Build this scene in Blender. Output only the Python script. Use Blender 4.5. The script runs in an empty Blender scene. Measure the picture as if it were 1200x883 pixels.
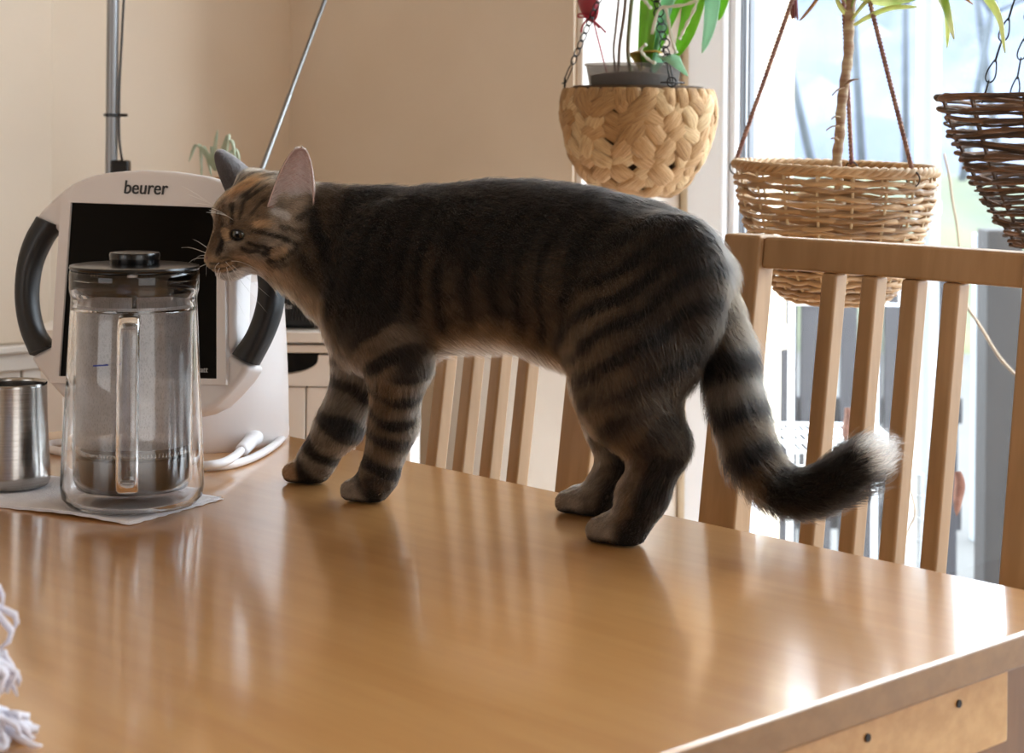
import bpy, bmesh, math, random
import numpy as np
from mathutils import Vector, Matrix
random.seed(7); RNG = np.random.default_rng(7)
SC = bpy.context.scene
COL = SC.collection

# ---------------------------------------------------------------- camera
FPX = 2180.0; ROLL = 0.010; CAMZ = 1.07; TZ = 0.75; HY = 150.0
CR = np.array([math.cos(ROLL), 0, math.sin(ROLL)]); CU = np.array([-math.sin(ROLL), 0, math.cos(ROLL)])
CAM = np.array([0, 0, CAMZ])
cd = bpy.data.cameras.new('camera'); cam = bpy.data.objects.new('camera', cd); COL.objects.link(cam)
cam.matrix_world = Matrix(((CR[0], CU[0], 0, 0), (0, 0, -1, 0), (CR[2], CU[2], 0, CAMZ), (0, 0, 0, 1)))
cd.sensor_fit = 'HORIZONTAL'; cd.sensor_width = 36; cd.lens = 36 * FPX / 1200
cd.shift_y = -(441.5 - HY) / 1200
cd.clip_start = 0.05; cd.clip_end = 300
cd.dof.use_dof = True; cd.dof.focus_distance = 1.6; cd.dof.aperture_fstop = 12
SC.camera = cam

# ---------------------------------------------------------------- sky, lights, exposure
SC.view_settings.view_transform = 'Standard'; SC.view_settings.look = 'None'
SC.view_settings.gamma = 1; SC.view_settings.use_curve_mapping = False
SC.view_settings.exposure = 0.25
W = bpy.data.worlds.new('sky'); SC.world = W; W.use_nodes = True
bg = W.node_tree.nodes['Background']; bg.inputs[0].default_value = (0.82, 0.91, 1.0, 1); bg.inputs[1].default_value = SKY = 10.0
cy = SC.cycles
cy.max_bounces = 16; cy.transmission_bounces = 16; cy.transparent_max_bounces = 24; cy.glossy_bounces = 6; cy.diffuse_bounces = 5
cy.caustics_reflective = False; cy.caustics_refractive = True; cy.blur_glossy = 0.6; cy.sample_clamp_indirect = 6
cy.use_denoising = True

UD = np.array([0.69115502, -0.72270653, 0.0])     # along the table and the window wall, to the right and nearer
ND = np.array([0.72270653, 0.69115502, 0.0])      # out through the window
def UN(u, c, z=0.0): return UD * u + ND * c + np.array([0, 0, z])
def ray(px, py): return np.array([0, 1.0, 0]) + (px - 600) / FPX * CR - (py - HY) / FPX * CU
def atD(px, py, D): return CAM + ray(px, py) * D
def onZ(px, py, z=TZ):
    d = ray(px, py); return CAM + d * (z - CAMZ) / d[2]
def onC(px, py, c):
    d = ray(px, py); return CAM + d * (c - CAM @ ND) / (d @ ND)
def onPl(px, py, p0, n):
    d = ray(px, py); return CAM + d * ((p0 - CAM) @ n) / (d @ n)

def area_light(name, centre, normal, sx, sy, power, col):
    l = bpy.data.lights.new(name, 'AREA'); l.shape = 'RECTANGLE'; l.size = sx; l.size_y = sy; l.energy = power; l.color = col
    o = bpy.data.objects.new(name, l); COL.objects.link(o); o.location = centre
    o.rotation_euler = Vector(normal).to_track_quat('-Z', 'Y').to_euler()
    return o
# added fill lights, out of view behind and beside the photographer
area_light('rear_fill_light', UN(-1.0, -2.42, 1.35), ND, 1.5, 1.3, 10, (0.94, 0.97, 1.0))
area_light('side_fill_light', UN(1.42, 0.3, 1.35), -UD, 1.5, 1.5, 12, (0.95, 0.98, 1.0))
# hazy low sun, raking along the window wall from the right
sl_ = bpy.data.lights.new('sun', 'SUN'); sl_.energy = 1.0; sl_.angle = math.radians(7); sl_.color = (1.0, 0.97, 0.93)
so_ = bpy.data.objects.new('sun', sl_); COL.objects.link(so_); so_.location = (6, 6, 6)
sdir = -(UD * 1.0 + ND * 0.27); sdir /= np.linalg.norm(sdir); sdir = sdir * math.cos(math.radians(12)) - np.array([0, 0, math.sin(math.radians(12))])
so_.rotation_euler = Vector(sdir).to_track_quat('-Z', 'Y').to_euler()
WIN_U0, WIN_U1 = -1.76, 0.5
def portal(name, centre, normal, sx, sy):
    o = area_light(name, centre, normal, sx, sy, 1, (1, 1, 1)); o.data.cycles.is_portal = True
portal('window_portal', UN((WIN_U0 + WIN_U1) / 2, 2.2, 1.08), -ND, WIN_U1 - WIN_U0, 2.16)

# ---------------------------------------------------------------- helpers
def link(o): COL.objects.link(o); return o
ORIG = {}
def tag(o, label=None, cat=None, group=None, kind=None):
    if label: o['label'] = label
    if cat: o['category'] = cat
    if group: o['group'] = group
    if kind: o['kind'] = kind
    return o
def thing(name, loc, label, cat, group=None):
    o = link(bpy.data.objects.new(name, None)); o.empty_display_size = 0.03
    o.location = tuple(loc); ORIG[o.name] = np.array(loc, float)
    return tag(o, label, cat, group)
def origin_of(p):
    return ORIG.get(p.name, np.zeros(3)) if p is not None else np.zeros(3)

class MB:
    """collects vertices (world coordinates) and faces; build() links ONE mesh object"""
    def __init__(s): s.v = []; s.f = []
    def add(s, vs, fs):
        b = len(s.v); s.v.extend([tuple(float(c) for c in q) for q in vs]); s.f.extend([tuple(i + b for i in g) for g in fs]); return s
    def box(s, o, ax, ay, az):
        """corner o, edge vectors ax ay az"""
        o, ax, ay, az = [np.asarray(q, float) for q in (o, ax, ay, az)]
        if np.dot(np.cross(ax, ay), az) < 0: ax, ay = ay, ax
        vs = [o, o + ax, o + ax + ay, o + ay]; vs += [q + az for q in vs]
        return s.add(vs, [(3, 2, 1, 0), (4, 5, 6, 7), (0, 1, 5, 4), (1, 2, 6, 5), (2, 3, 7, 6), (3, 0, 4, 7)])
    def cbox(s, c, sx, sy, sz, ex=(1, 0, 0), ey=(0, 1, 0), ez=(0, 0, 1)):
        ex, ey, ez = [np.asarray(q, float) for q in (ex, ey, ez)]
        return s.box(np.asarray(c, float) - ex * sx / 2 - ey * sy / 2 - ez * sz / 2, ex * sx, ey * sy, ez * sz)
    def tube(s, path, rad, n=8, cap=True, closed=False, flat=None):
        P = np.asarray(path, float); m = len(P)
        R = np.full(m, rad) if np.isscalar(rad) else np.asarray(rad, float)
        T = np.zeros_like(P)
        if closed: T = np.roll(P, -1, 0) - np.roll(P, 1, 0)
        else:
            T[1:-1] = P[2:] - P[:-2]; T[0] = P[1] - P[0]; T[-1] = P[-1] - P[-2]
        T /= np.linalg.norm(T, axis=1)[:, None] + 1e-12
        a = np.array([0, 0, 1.0]) if abs(T[0][2]) < 0.9 else np.array([1.0, 0, 0])
        nrm = np.cross(T[0], a); nrm /= np.linalg.norm(nrm)
        vs = []
        for i in range(m):
            nrm = nrm - T[i] * (nrm @ T[i]); nrm /= np.linalg.norm(nrm) + 1e-12
            b = np.cross(T[i], nrm)
            for k in range(n):
                t = 2 * math.pi * k / n
                vs.append(P[i] + R[i] * (math.cos(t) * nrm + math.sin(t) * b))
        fs = []
        for i in range(m if closed else m - 1):
            j = (i + 1) % m
            for k in range(n):
                l = (k + 1) % n
                fs.append((i * n + k, i * n + l, j * n + l, j * n + k))
        if cap and not closed:
            fs.append(tuple(range(n - 1, -1, -1))); fs.append(tuple((m - 1) * n + k for k in range(n)))
        return s.add(vs, fs)
    def lathe(s, prof, c, n=48, flip=False, axis=None):
        """prof [(r,z)...] bottom to top around vertical through c; r=0 ends closed"""
        c = np.asarray(c, float); vs = []; fs = []; rows = []
        for (r, z) in prof:
            if r < 1e-6: rows.append([len(vs)]); vs.append(c + [0, 0, z])
            else:
                rows.append(list(range(len(vs), len(vs) + n)))
                for k in range(n):
                    t = 2 * math.pi * k / n; vs.append(c + [r * math.cos(t), r * math.sin(t), z])
        for a, b in zip(rows[:-1], rows[1:]):
            for k in range(n):
                l = (k + 1) % n
                if len(a) == 1 and len(b) == 1: continue
                if len(a) == 1: g = (a[0], b[l], b[k])
                elif len(b) == 1: g = (a[k], a[l], b[0])
                else: g = (a[k], a[l], b[l], b[k])
                fs.append(g[::-1] if flip else g)
        return s.add(vs, fs)
    def prism(s, poly, ex):
        """poly: list of 3D points (planar), extruded along vector ex"""
        P = np.asarray(poly, float); n = len(P); ex = np.asarray(ex, float)
        nv = np.zeros(3)
        for i in range(n): nv += np.cross(P[i] - P[0], P[(i + 1) % n] - P[0])
        idx = list(range(n))
        if nv @ ex > 0: base = tuple(idx[::-1]); top = tuple(i + n for i in idx); q = [(i, (i + 1) % n, (i + 1) % n + n, i + n) for i in idx]
        else: base = tuple(idx); top = tuple(i + n for i in idx[::-1]); q = [(i, i + n, (i + 1) % n + n, (i + 1) % n) for i in idx]
        return s.add(list(P) + list(P + ex), [base, top] + q)
    def grid(s, G, closed_u=False):
        """G: rows x cols x 3"""
        G = np.asarray(G, float); a, b = G.shape[:2]; fs = []
        for i in range(a - 1):
            for j in range(b if closed_u else b - 1):
                k = (j + 1) % b; fs.append((i * b + j, i * b + k, (i + 1) * b + k, (i + 1) * b + j))
        return s.add(G.reshape(-1, 3), fs)
    def build(s, name, m, parent=None, smooth=False, bevel=0, seg=2, auto=None, loc=None, solid=0, sub=0):
        me = bpy.data.meshes.new(name)
        off = origin_of(parent) if parent is not None else (np.array(loc, float) if loc is not None else np.mean(np.array(s.v), 0))
        if parent is None and loc is None:
            off = off.copy(); off[2] = np.min(np.array(s.v)[:, 2])
        V = np.array(s.v) - off
        me.from_pydata([tuple(q) for q in V], [], s.f); me.validate()
        o = link(bpy.data.objects.new(name, me))
        if parent is not None: o.parent = parent; ORIG[o.name] = off
        else: o.location = tuple(off); ORIG[o.name] = off
        if m is not None: me.materials.append(m)
        if smooth or auto or bevel:
            me.polygons.foreach_set('use_smooth', [True] * len(me.polygons))
        if solid:
            md = o.modifiers.new('solid', 'SOLIDIFY'); md.thickness = solid; md.offset = 0
        if bevel:
            md = o.modifiers.new('bevel', 'BEVEL'); md.width = bevel; md.segments = seg; md.limit_method = 'ANGLE'; md.angle_limit = math.radians(40); md.harden_normals = True
        if sub:
            md = o.modifiers.new('sub', 'SUBSURF'); md.levels = sub; md.render_levels = sub
        if auto and not bevel:
            me.set_sharp_from_angle(angle=math.radians(auto))
        return o

def smoothpath(pts, n=40):
    """Catmull-Rom through the points"""
    P = np.asarray(pts, float); P = np.vstack([2 * P[0] - P[1], P, 2 * P[-1] - P[-2]]); m = len(P) - 3; out = []
    for k in range(n + 1):
        x = k / n * m; i = min(int(x), m - 1); t = x - i
        a, b, c, d = P[i], P[i + 1], P[i + 2], P[i + 3]
        out.append(0.5 * (2 * b + (c - a) * t + (2 * a - 5 * b + 4 * c - d) * t * t + (3 * b - a - 3 * c + d) * t ** 3))
    return np.array(out)

# ---------------------------------------------------------------- materials
def lin(c):
    c = c.lstrip('#'); v = [int(c[i:i + 2], 16) / 255 for i in (0, 2, 4)]
    return tuple(x / 12.92 if x <= 0.04045 else ((x + 0.055) / 1.055) ** 2.4 for x in v) + (1,)
def mat(name, col, rough=0.5, metal=0.0, spec=0.5, var=None, scale=20, stretch=(1, 1, 1), rotz=0, bump=0, bscale=None, coat=0, coat_rough=0.1, detail=4, trans=0, sheen=0, sss=0, lo=0.35, hi=0.65):
    """Principled material; var = second colour mixed by stretched noise, bump = fine relief"""
    m = bpy.data.materials.new(name); m.use_nodes = True; nt = m.node_tree; N = nt.nodes; L = nt.links
    p = N['Principled BSDF']
    c = lin(col) if isinstance(col, str) else tuple(col) + (1,) * (4 - len(col))
    p.inputs['Base Color'].default_value = c; p.inputs['Roughness'].default_value = rough; p.inputs['Metallic'].default_value = metal
    p.inputs['Specular IOR Level'].default_value = spec; p.inputs['Coat Weight'].default_value = coat; p.inputs['Coat Roughness'].default_value = coat_rough
    if sheen: p.inputs['Sheen Weight'].default_value = sheen
    if sss:
        p.inputs['Subsurface Weight'].default_value = sss; p.inputs['Subsurface Radius'].default_value = (0.004, 0.003, 0.002); p.inputs['Subsurface Scale'].default_value = 1
    if var or bump:
        tc = N.new('ShaderNodeTexCoord'); mp = N.new('ShaderNodeMapping'); mp.inputs['Scale'].default_value = stretch
        rt = N.new('ShaderNodeMapping'); rt.inputs['Rotation'].default_value = (0, 0, -rotz)
        L.new(tc.outputs['Object'], rt.inputs[0]); L.new(rt.outputs[0], mp.inputs[0])
    if var:
        nz = N.new('ShaderNodeTexNoise'); nz.inputs['Scale'].default_value = scale; nz.inputs['Detail'].default_value = detail; L.new(mp.outputs[0], nz.inputs['Vector'])
        rp = N.new('ShaderNodeValToRGB'); rp.color_ramp.elements[0].position = lo; rp.color_ramp.elements[1].position = hi
        rp.color_ramp.elements[0].color = c; rp.color_ramp.elements[1].color = lin(var) if isinstance(var, str) else tuple(var) + (1,)
        L.new(nz.outputs[0], rp.inputs[0]); L.new(rp.outputs[0], p.inputs['Base Color'])
    if bump:
        nb = N.new('ShaderNodeTexNoise'); nb.inputs['Scale'].default_value = bscale or scale * 3; nb.inputs['Detail'].default_value = 5; L.new(mp.outputs[0], nb.inputs['Vector'])
        bp = N.new('ShaderNodeBump'); bp.inputs['Strength'].default_value = bump; bp.inputs['Distance'].default_value = 0.002; L.new(nb.outputs[0], bp.inputs['Height'])
        L.new(bp.outputs[0], p.inputs['Normal'])
    return m
def translucent(name, col, amount=0.4, rough=0.5, var=None, scale=30, stretch=(1, 1, 1)):
    m = mat(name, col, rough, var=var, scale=scale, stretch=stretch); nt = m.node_tree; N = nt.nodes; L = nt.links
    t = N.new('ShaderNodeBsdfTranslucent'); mx = N.new('ShaderNodeMixShader'); mx.inputs[0].default_value = amount
    p = N['Principled BSDF']; t.inputs[0].default_value = p.inputs['Base Color'].default_value
    if p.inputs['Base Color'].links: L.new(p.inputs['Base Color'].links[0].from_socket, t.inputs[0])
    L.new(p.outputs[0], mx.inputs[1]); L.new(t.outputs[0], mx.inputs[2]); L.new(mx.outputs[0], N['Material Output'].inputs[0])
    return m
def thin_glass(name, tint=(1, 1, 1), dirt=0.0, scale=60):
    """clear sheet: transparent with a Fresnel reflection and specks of dust"""
    m = bpy.data.materials.new(name); m.use_nodes = True; nt = m.node_tree; N = nt.nodes; L = nt.links; N.remove(N['Principled BSDF'])
    t = N.new('ShaderNodeBsdfTransparent'); t.inputs[0].default_value = tuple(tint) + (1,)
    g = N.new('ShaderNodeBsdfGlossy'); g.inputs['Roughness'].default_value = 0.01
    fr = N.new('ShaderNodeFresnel'); ge = N.new('ShaderNodeNewGeometry'); mr = N.new('ShaderNodeMapRange'); mr.inputs[3].default_value = 1.45; mr.inputs[4].default_value = 1 / 1.45; L.new(ge.outputs['Backfacing'], mr.inputs[0]); L.new(mr.outputs[0], fr.inputs[0])
    mx = N.new('ShaderNodeMixShader'); L.new(fr.outputs[0], mx.inputs[0]); L.new(t.outputs[0], mx.inputs[1]); L.new(g.outputs[0], mx.inputs[2])
    out = mx.outputs[0]
    if dirt:
        tc = N.new('ShaderNodeTexCoord'); vo = N.new('ShaderNodeTexVoronoi'); vo.inputs['Scale'].default_value = scale; L.new(tc.outputs['Object'], vo.inputs['Vector'])
        nz = N.new('ShaderNodeTexNoise'); nz.inputs['Scale'].default_value = 5; L.new(tc.outputs['Object'], nz.inputs['Vector'])
        rp = N.new('ShaderNodeValToRGB'); rp.color_ramp.elements[0].position = 0.05; rp.color_ramp.elements[0].color = (1, 1, 1, 1); rp.color_ramp.elements[1].position = 0.09; rp.color_ramp.elements[1].color = (0, 0, 0, 1)
        L.new(vo.outputs['Distance'], rp.inputs[0])
        mm = N.new('ShaderNodeMath'); mm.operation = 'MULTIPLY'; L.new(rp.outputs[0], mm.inputs[0]); L.new(nz.outputs[0], mm.inputs[1])
        m2 = N.new('ShaderNodeMath'); m2.operation = 'MULTIPLY_ADD'; L.new(mm.outputs[0], m2.inputs[0]); m2.inputs[1].default_value = dirt; m2.inputs[2].default_value = 0.006
        df = N.new('ShaderNodeBsdfTranslucent'); df.inputs[0].default_value = (0.9, 0.9, 0.9, 1)
        dd = N.new('ShaderNodeBsdfDiffuse'); dd.inputs[0].default_value = (0.8, 0.8, 0.8, 1); md = N.new('ShaderNodeMixShader'); L.new(df.outputs[0], md.inputs[1]); L.new(dd.outputs[0], md.inputs[2])
        m3 = N.new('ShaderNodeMixShader'); L.new(m2.outputs[0], m3.inputs[0]); L.new(out, m3.inputs[1]); L.new(md.outputs[0], m3.inputs[2]); out = m3.outputs[0]
    L.new(out, N['Material Output'].inputs[0]); return m
def solid_glass(name, ior=1.47, rough=0.0, col=(1, 1, 1)):
    m = bpy.data.materials.new(name); m.use_nodes = True; N = m.node_tree.nodes; N.remove(N['Principled BSDF'])
    g = N.new('ShaderNodeBsdfGlass'); g.inputs['IOR'].default_value = ior; g.inputs['Roughness'].default_value = rough; g.inputs[0].default_value = tuple(col) + (1,)
    m.node_tree.links.new(g.outputs[0], N['Material Output'].inputs[0]); return m

ANG = math.atan2(UD[1], UD[0])
M = {}
M['wall'] = mat('cream_wall_paint', '#e2d3c0', 0.85, var='#dccbb6', scale=3, bump=0.15, bscale=160)
M['white_trim'] = mat('white_paint', '#e9e2da', 0.5, var='#e2dad1', scale=6)
M['frame'] = mat('white_window_frame', '#e6e8ec', 0.35)
M['gasket'] = mat('grey_gasket', '#7d8188', 0.5)
M['plaster'] = mat('pale_plaster', '#e9dcc6', 0.9, var='#dcc9ab', scale=14, bump=0.5, bscale=60)
M['floor'] = mat('floor_boards', '#a9793f', 0.4, var='#8f6232', scale=6, stretch=(1, 12, 1), rotz=ANG)
M['ceiling'] = mat('ceiling_paint', '#efe6d8', 0.9)
M['table'] = mat('table_wood', '#c9955a', 0.3, var='#c08a50', scale=5, stretch=(1.2, 14, 14), rotz=ANG, coat=1.0, coat_rough=0.12, detail=5, bump=0.02, bscale=40)
M['table'].node_tree.nodes['Principled BSDF'].inputs['Coat IOR'].default_value = 1.6
M['table_band'] = mat('table_band_wood', '#8f6b43', 0.45, var='#825f39', scale=7, stretch=(1.2, 10, 14), rotz=ANG)
M['shaded_leg'] = mat('shaded_leg_wood', '#7b5531', 0.5, var='#6d4a29', scale=7, stretch=(8, 8, 1))  # darker than the apron wood, the leg's shade put into the colour
M['table_edge'] = mat('table_edge_wood', '#c99f68', 0.4, var='#bb9058', scale=7, stretch=(1.2, 10, 14), rotz=ANG)
M['chair'] = mat('chair_wood', '#ae8a62', 0.5, var='#a17d55', scale=10, stretch=(8, 8, 0.7), detail=5)
M['steel'] = mat('stainless_steel', '#b9b6b2', 0.2, 1.0, var='#a9a6a2', scale=30, stretch=(1, 1, 30))
M['chrome'] = mat('chrome', '#c9c9c9', 0.12, 1.0)
M['black'] = mat('black_plastic', '#060607', 0.22)
M['black_gloss'] = mat('black_glass', '#020202', 0.08, spec=.12)
M['grip'] = mat('black_rubber_grip', '#17181a', 0.42)
M['lampw'] = mat('lamp_white_plastic', '#e2dcda', 0.42)
M['print_dark'] = mat('dark_print', '#2a2a2c', 0.5)
M['print_light'] = mat('pale_print', '#b5b5b5', 0.5)
M['antenna'] = mat('antenna_steel', '#8c8c8c', 0.34, 1.0)
M['wire'] = mat('dark_wire', '#25211f', 0.45, 0.6)
# ================================================================ the setting
UK = -2.53; CW0, CG, CW1 = 1.90, 2.126, 2.27; UR, CF, H = 1.5, -2.5, 2.5
U_IN = float(onC(671, 180, CW0) @ UD)            # left edge of the window recess, on the wall face
U_FR1 = float(onC(861, 150, CG) @ UD)            # right side of the frame stile, glass begins
def struct(o): o['kind'] = 'structure'; return o
b = MB(); b.box(UN(UK - .2, CF - .2, -.1), UD * (UR - UK + .4), ND * (CW0 - CF + .23), (0, 0, .1)); struct(b.build('floor', M['floor']))
b = MB(); b.box(UN(UK - .2, CF - .2, H), UD * (UR - UK + .4), ND * (CW1 - CF + .2), (0, 0, .1)); struct(b.build('ceiling', M['ceiling']))
b = MB(); b.box(UN(UK - .2, CF - .2, 0), UD * .2, ND * (CW1 - CF + .2), (0, 0, H)); struct(b.build('wall_left', M['wall']))
b = MB(); b.box(UN(UK, CF - .2, 0), UD * (UR - UK), ND * .2, (0, 0, H)); struct(b.build('wall_front', M['wall']))
b = MB(); b.box(UN(UR, CF - .2, 0), UD * .2, ND * (CW1 - CF + .2), (0, 0, H)); struct(b.build('wall_right', M['wall']))
# window wall: solid left of the recess, header above, stub right of the glass
b = MB()
b.box(UN(UK, CW0, 0), UD * (U_IN - UK), ND * (CW1 - CW0), (0, 0, H))
b.box(UN(U_IN, CW0, 2.2), UD * (WIN_U1 + .1 - U_IN), ND * (CW1 - CW0), (0, 0, H - 2.2))
b.box(UN(WIN_U1 + .1, CW0, 0), UD * (UR - WIN_U1 - .1), ND * (CW1 - CW0), (0, 0, H))
struct(b.build('wall_back', M['wall']))
# plastered lining of the recess with its rougher outer strip
b = MB(); b.box(UN(U_IN, CW0 + .006, 0), UD * .012, ND * .09, (0, 0, 2.2)); struct(b.build('trim_1', M['white_trim'], bevel=.003))
b = MB(); b.box(UN(U_IN, CW0 + .096, 0), UD * .008, ND * (CG - CW0 - .10), (0, 0, 2.2)); struct(b.build('trim_2', M['white_trim']))
# window_1: frame parts and pane
u_f0 = float(onC(809, 300, CG - .0) @ UD)
w1 = thing('window_1', UN(U_FR1, CG, 0), None, None); struct(w1)
b = MB(); b.box(UN(U_IN + .004, CG, 0), UD * (u_f0 - U_IN - .002), ND * .08, (0, 0, 2.2)); b.build('outer_frame', M['plaster'], w1, bevel=.004)
b = MB(); b.box(UN(u_f0, CG - .012, 0), UD * (U_FR1 - u_f0 - .012), ND * .09, (0, 0, 2.2)); b.build('side_frame', M['frame'], w1, bevel=.006)
b = MB(); b.box(UN(U_FR1 - .012, CG + .0, .1), UD * .012, ND * .07, (0, 0, 2.05)); b.build('sash_edge', M['frame'], w1, bevel=.004)
b = MB(); b.box(UN(U_FR1, CG + .012, .1), UD * .0025, ND * .01, (0, 0, 2.05)); b.box(UN(U_FR1 + .0075, CG + .02, .1), UD * .004, ND * .012, (0, 0, 2.05)); b.build('gasket', M['gasket'], w1)
b = MB(); b.box(UN(u_f0, CG - .012, 0), UD * (WIN_U1 - u_f0), ND * .09, (0, 0, .1)); b.build('bottom_rail', M['frame'], w1, bevel=.006)
b = MB(); b.box(UN(u_f0, CG - .012, 2.14), UD * (WIN_U1 - u_f0), ND * .09, (0, 0, .06)); b.build('top_rail', M['frame'], w1, bevel=.006)
for uu in (-.62, WIN_U1 - .07):
    b = MB(); b.box(UN(uu, CG - .012, .1), UD * .07, ND * .09, (0, 0, 2.04)); b.build('stile', M['frame'], w1, bevel=.006)
M['pane'] = thin_glass('window_glass', (.97, .985, .99), dirt=.35, scale=75)
for a0, a1 in ((U_FR1 + .004, -.62), (-.55, WIN_U1 - .07)):
    b = MB(); b.box(UN(a0, CG + .03, .1), UD * (a1 - a0), ND * .004, (0, 0, 2.04)); b.build('pane', M['pane'], w1)
# outer reveal, pale weathered plaster with a ragged lower edge
u_x = float(onC(880, 150, CG + .06) @ UD)
c_x = 2.29
b = MB()
zz = np.linspace(-.4, 2.3, 70)
for i in range(len(zz) - 1):
    cut = .012 * math.sin(zz[i] * 37) + .006 * math.sin(zz[i] * 91) if .72 < zz[i] < .86 else 0
    cc = c_x - .016 * (zz[i] < .86) - .01 * (zz[i] < .72) + cut * .6
    b.box(UN(u_x - .3, CG + .085, zz[i]), UD * .3, ND * (cc - CG - .085), (0, 0, zz[i + 1] - zz[i]))
struct(b.build('trim_3', M['plaster']))
# wainscot (boards and ledge) along the left wall
b = MB(); zl = .735
b.box(UN(UK, -1.6, zl - .035), UD * .02, ND * 3.5, (0, 0, .028)); b.box(UN(UK, -1.6, zl - .007), UD * .034, ND * 3.5, (0, 0, .012))
wl = struct(b.build('trim_4', M['white_trim'], bevel=.003))
boards = MB(); boards.box(UN(UK, 0, 0), UD * .010, ND * .097, (0, 0, zl - .035)); bo = boards.build('board', M['white_trim'], wl, bevel=.002)
for k in range(-16, 19):
    if k == 0: continue
    c = bo.copy(); COL.objects.link(c); c.location = tuple(ND * .1 * k)
# slight step in the left wall where a boxed-in duct runs up
u_s = UK + .02
pl = onPl(63, 100, UN(u_s, 0), UD); cs = float(pl @ ND)
b = MB(); b.box(UN(UK, cs - 1.6, zl + .005), UD * .02, ND * 1.6, (0, 0, H - zl - .005)); struct(b.build('trim_5', M['wall'], bevel=.006, seg=3))
# flat white panel heater low on the window wall, behind the left chair
h0 = float(onC(516, 500, CW0 - .054) @ UD); h1 = float(onC(664, 500, CW0 - .054) @ UD)
rd = thing('panel_heater', UN((h0 + h1) / 2, CW0, .12), 'flat white panel heater low on the wall behind the left chair', 'heater')
b = MB(); b.box(UN(h0, CW0 - .054, .13), UD * (h1 - h0), ND * .02, (0, 0, .67)); b.build('front_panel', M['white_trim'], rd, bevel=.004)
b = MB(); b.box(UN(h0 + .02, CW0 - .034, .15), UD * (h1 - h0 - .04), ND * .03, (0, 0, .63)); b.build('back_panel', M['white_trim'], rd)
for k in range(14):
    b = MB(); b.box(UN(h0 + .02 + k * (h1 - h0 - .05) / 13, CW0 - .035, .785), UD * .006, ND * .028, (0, 0, .012)); b.build('grille_bar', M['white_trim'], rd)
for k in (h0 + .06, h1 - .08):
    b = MB(); b.box(UN(k, CW0 - .038, 0), UD * .02, ND * .02, (0, 0, .15)); b.build('foot', M['white_trim'], rd)
# ================================================================ table
TU0, TU1, TC1, TWID = -1.724, -.632, 1.164, .76
def round_rect(u0, u1, c0, c1, r, z, n=6):
    pts = []
    for (cu, cc, a0) in ((u1 - r, c1 - r, 0), (u0 + r, c1 - r, 90), (u0 + r, c0 + r, 180), (u1 - r, c0 + r, 270)):
        for k in range(n + 1):
            a = math.radians(a0 + 90 * k / n); pts.append(UN(cu + r * math.cos(a), cc + r * math.sin(a), z))
    return pts
tb = thing('dining_table', UN((TU0 + TU1) / 2, TC1 - TWID / 2, 0), 'light wooden dining table with a satin top that the tabby cat stands on', 'table')
b = MB(); b.prism(round_rect(TU0, TU1, TC1 - TWID, TC1, .02, TZ - .0225), (0, 0, .0225)); tt0 = b.build('table_top', M['table'], tb, bevel=.003, seg=3); tt0.data.materials.append(M['table_band'])
for pl_ in tt0.data.polygons:
    if abs(pl_.normal.z) < .5: pl_.material_index = 1
ap = .062; zt = TZ - .0225
a_in = .05
APE = float(onPl(1182, 822, UN(TU1 - a_in + .02, 0), UD) @ ND); LGC = float(onPl(1148, 866, UN(TU1 - a_in, 0), UD) @ ND)
b = MB(); b.box(UN(TU1 - a_in, TC1 - TWID + .06, zt - ap), UD * .02, ND * (APE - TC1 + TWID - .06), (0, 0, ap)); apr = b.build('apron', M['table_edge'], tb, bevel=.002)
for (px, py) in ((1016, 865), (1123, 825)):
    p = onPl(px, py, UN(TU1 - a_in + .02, 0), UD)
    b = MB()
    b.tube([p - UD * .001, p + UD * .0012], .0026, 12); s_ = b.build('screw', M['wire'], apr, smooth=False)
b = MB(); b.box(UN(TU0 + a_in - .02, TC1 - TWID + .06, zt - ap), UD * .02, ND * (TWID - .12), (0, 0, ap)); b.build('apron', M['table_edge'], tb, bevel=.002)
for cc in (TC1 - .07, TC1 - TWID + .05):
    b = MB(); b.box(UN(TU0 + .1, cc, zt - ap), UD * (TU1 - TU0 - .2), ND * .02, (0, 0, ap)); b.build('apron', M['table_edge'], tb, bevel=.002)
for uu in (TU0 + .055, TU1 - a_in - .055):
    for cc in (TC1 - TWID + .055, LGC if uu > -1 else TC1 - .11):
        b = MB(); b.box(UN(uu, cc, 0), UD * .054, ND * .075, (0, 0, zt)); b.build('leg', M['shaded_leg'], tb, bevel=.003)

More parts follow.
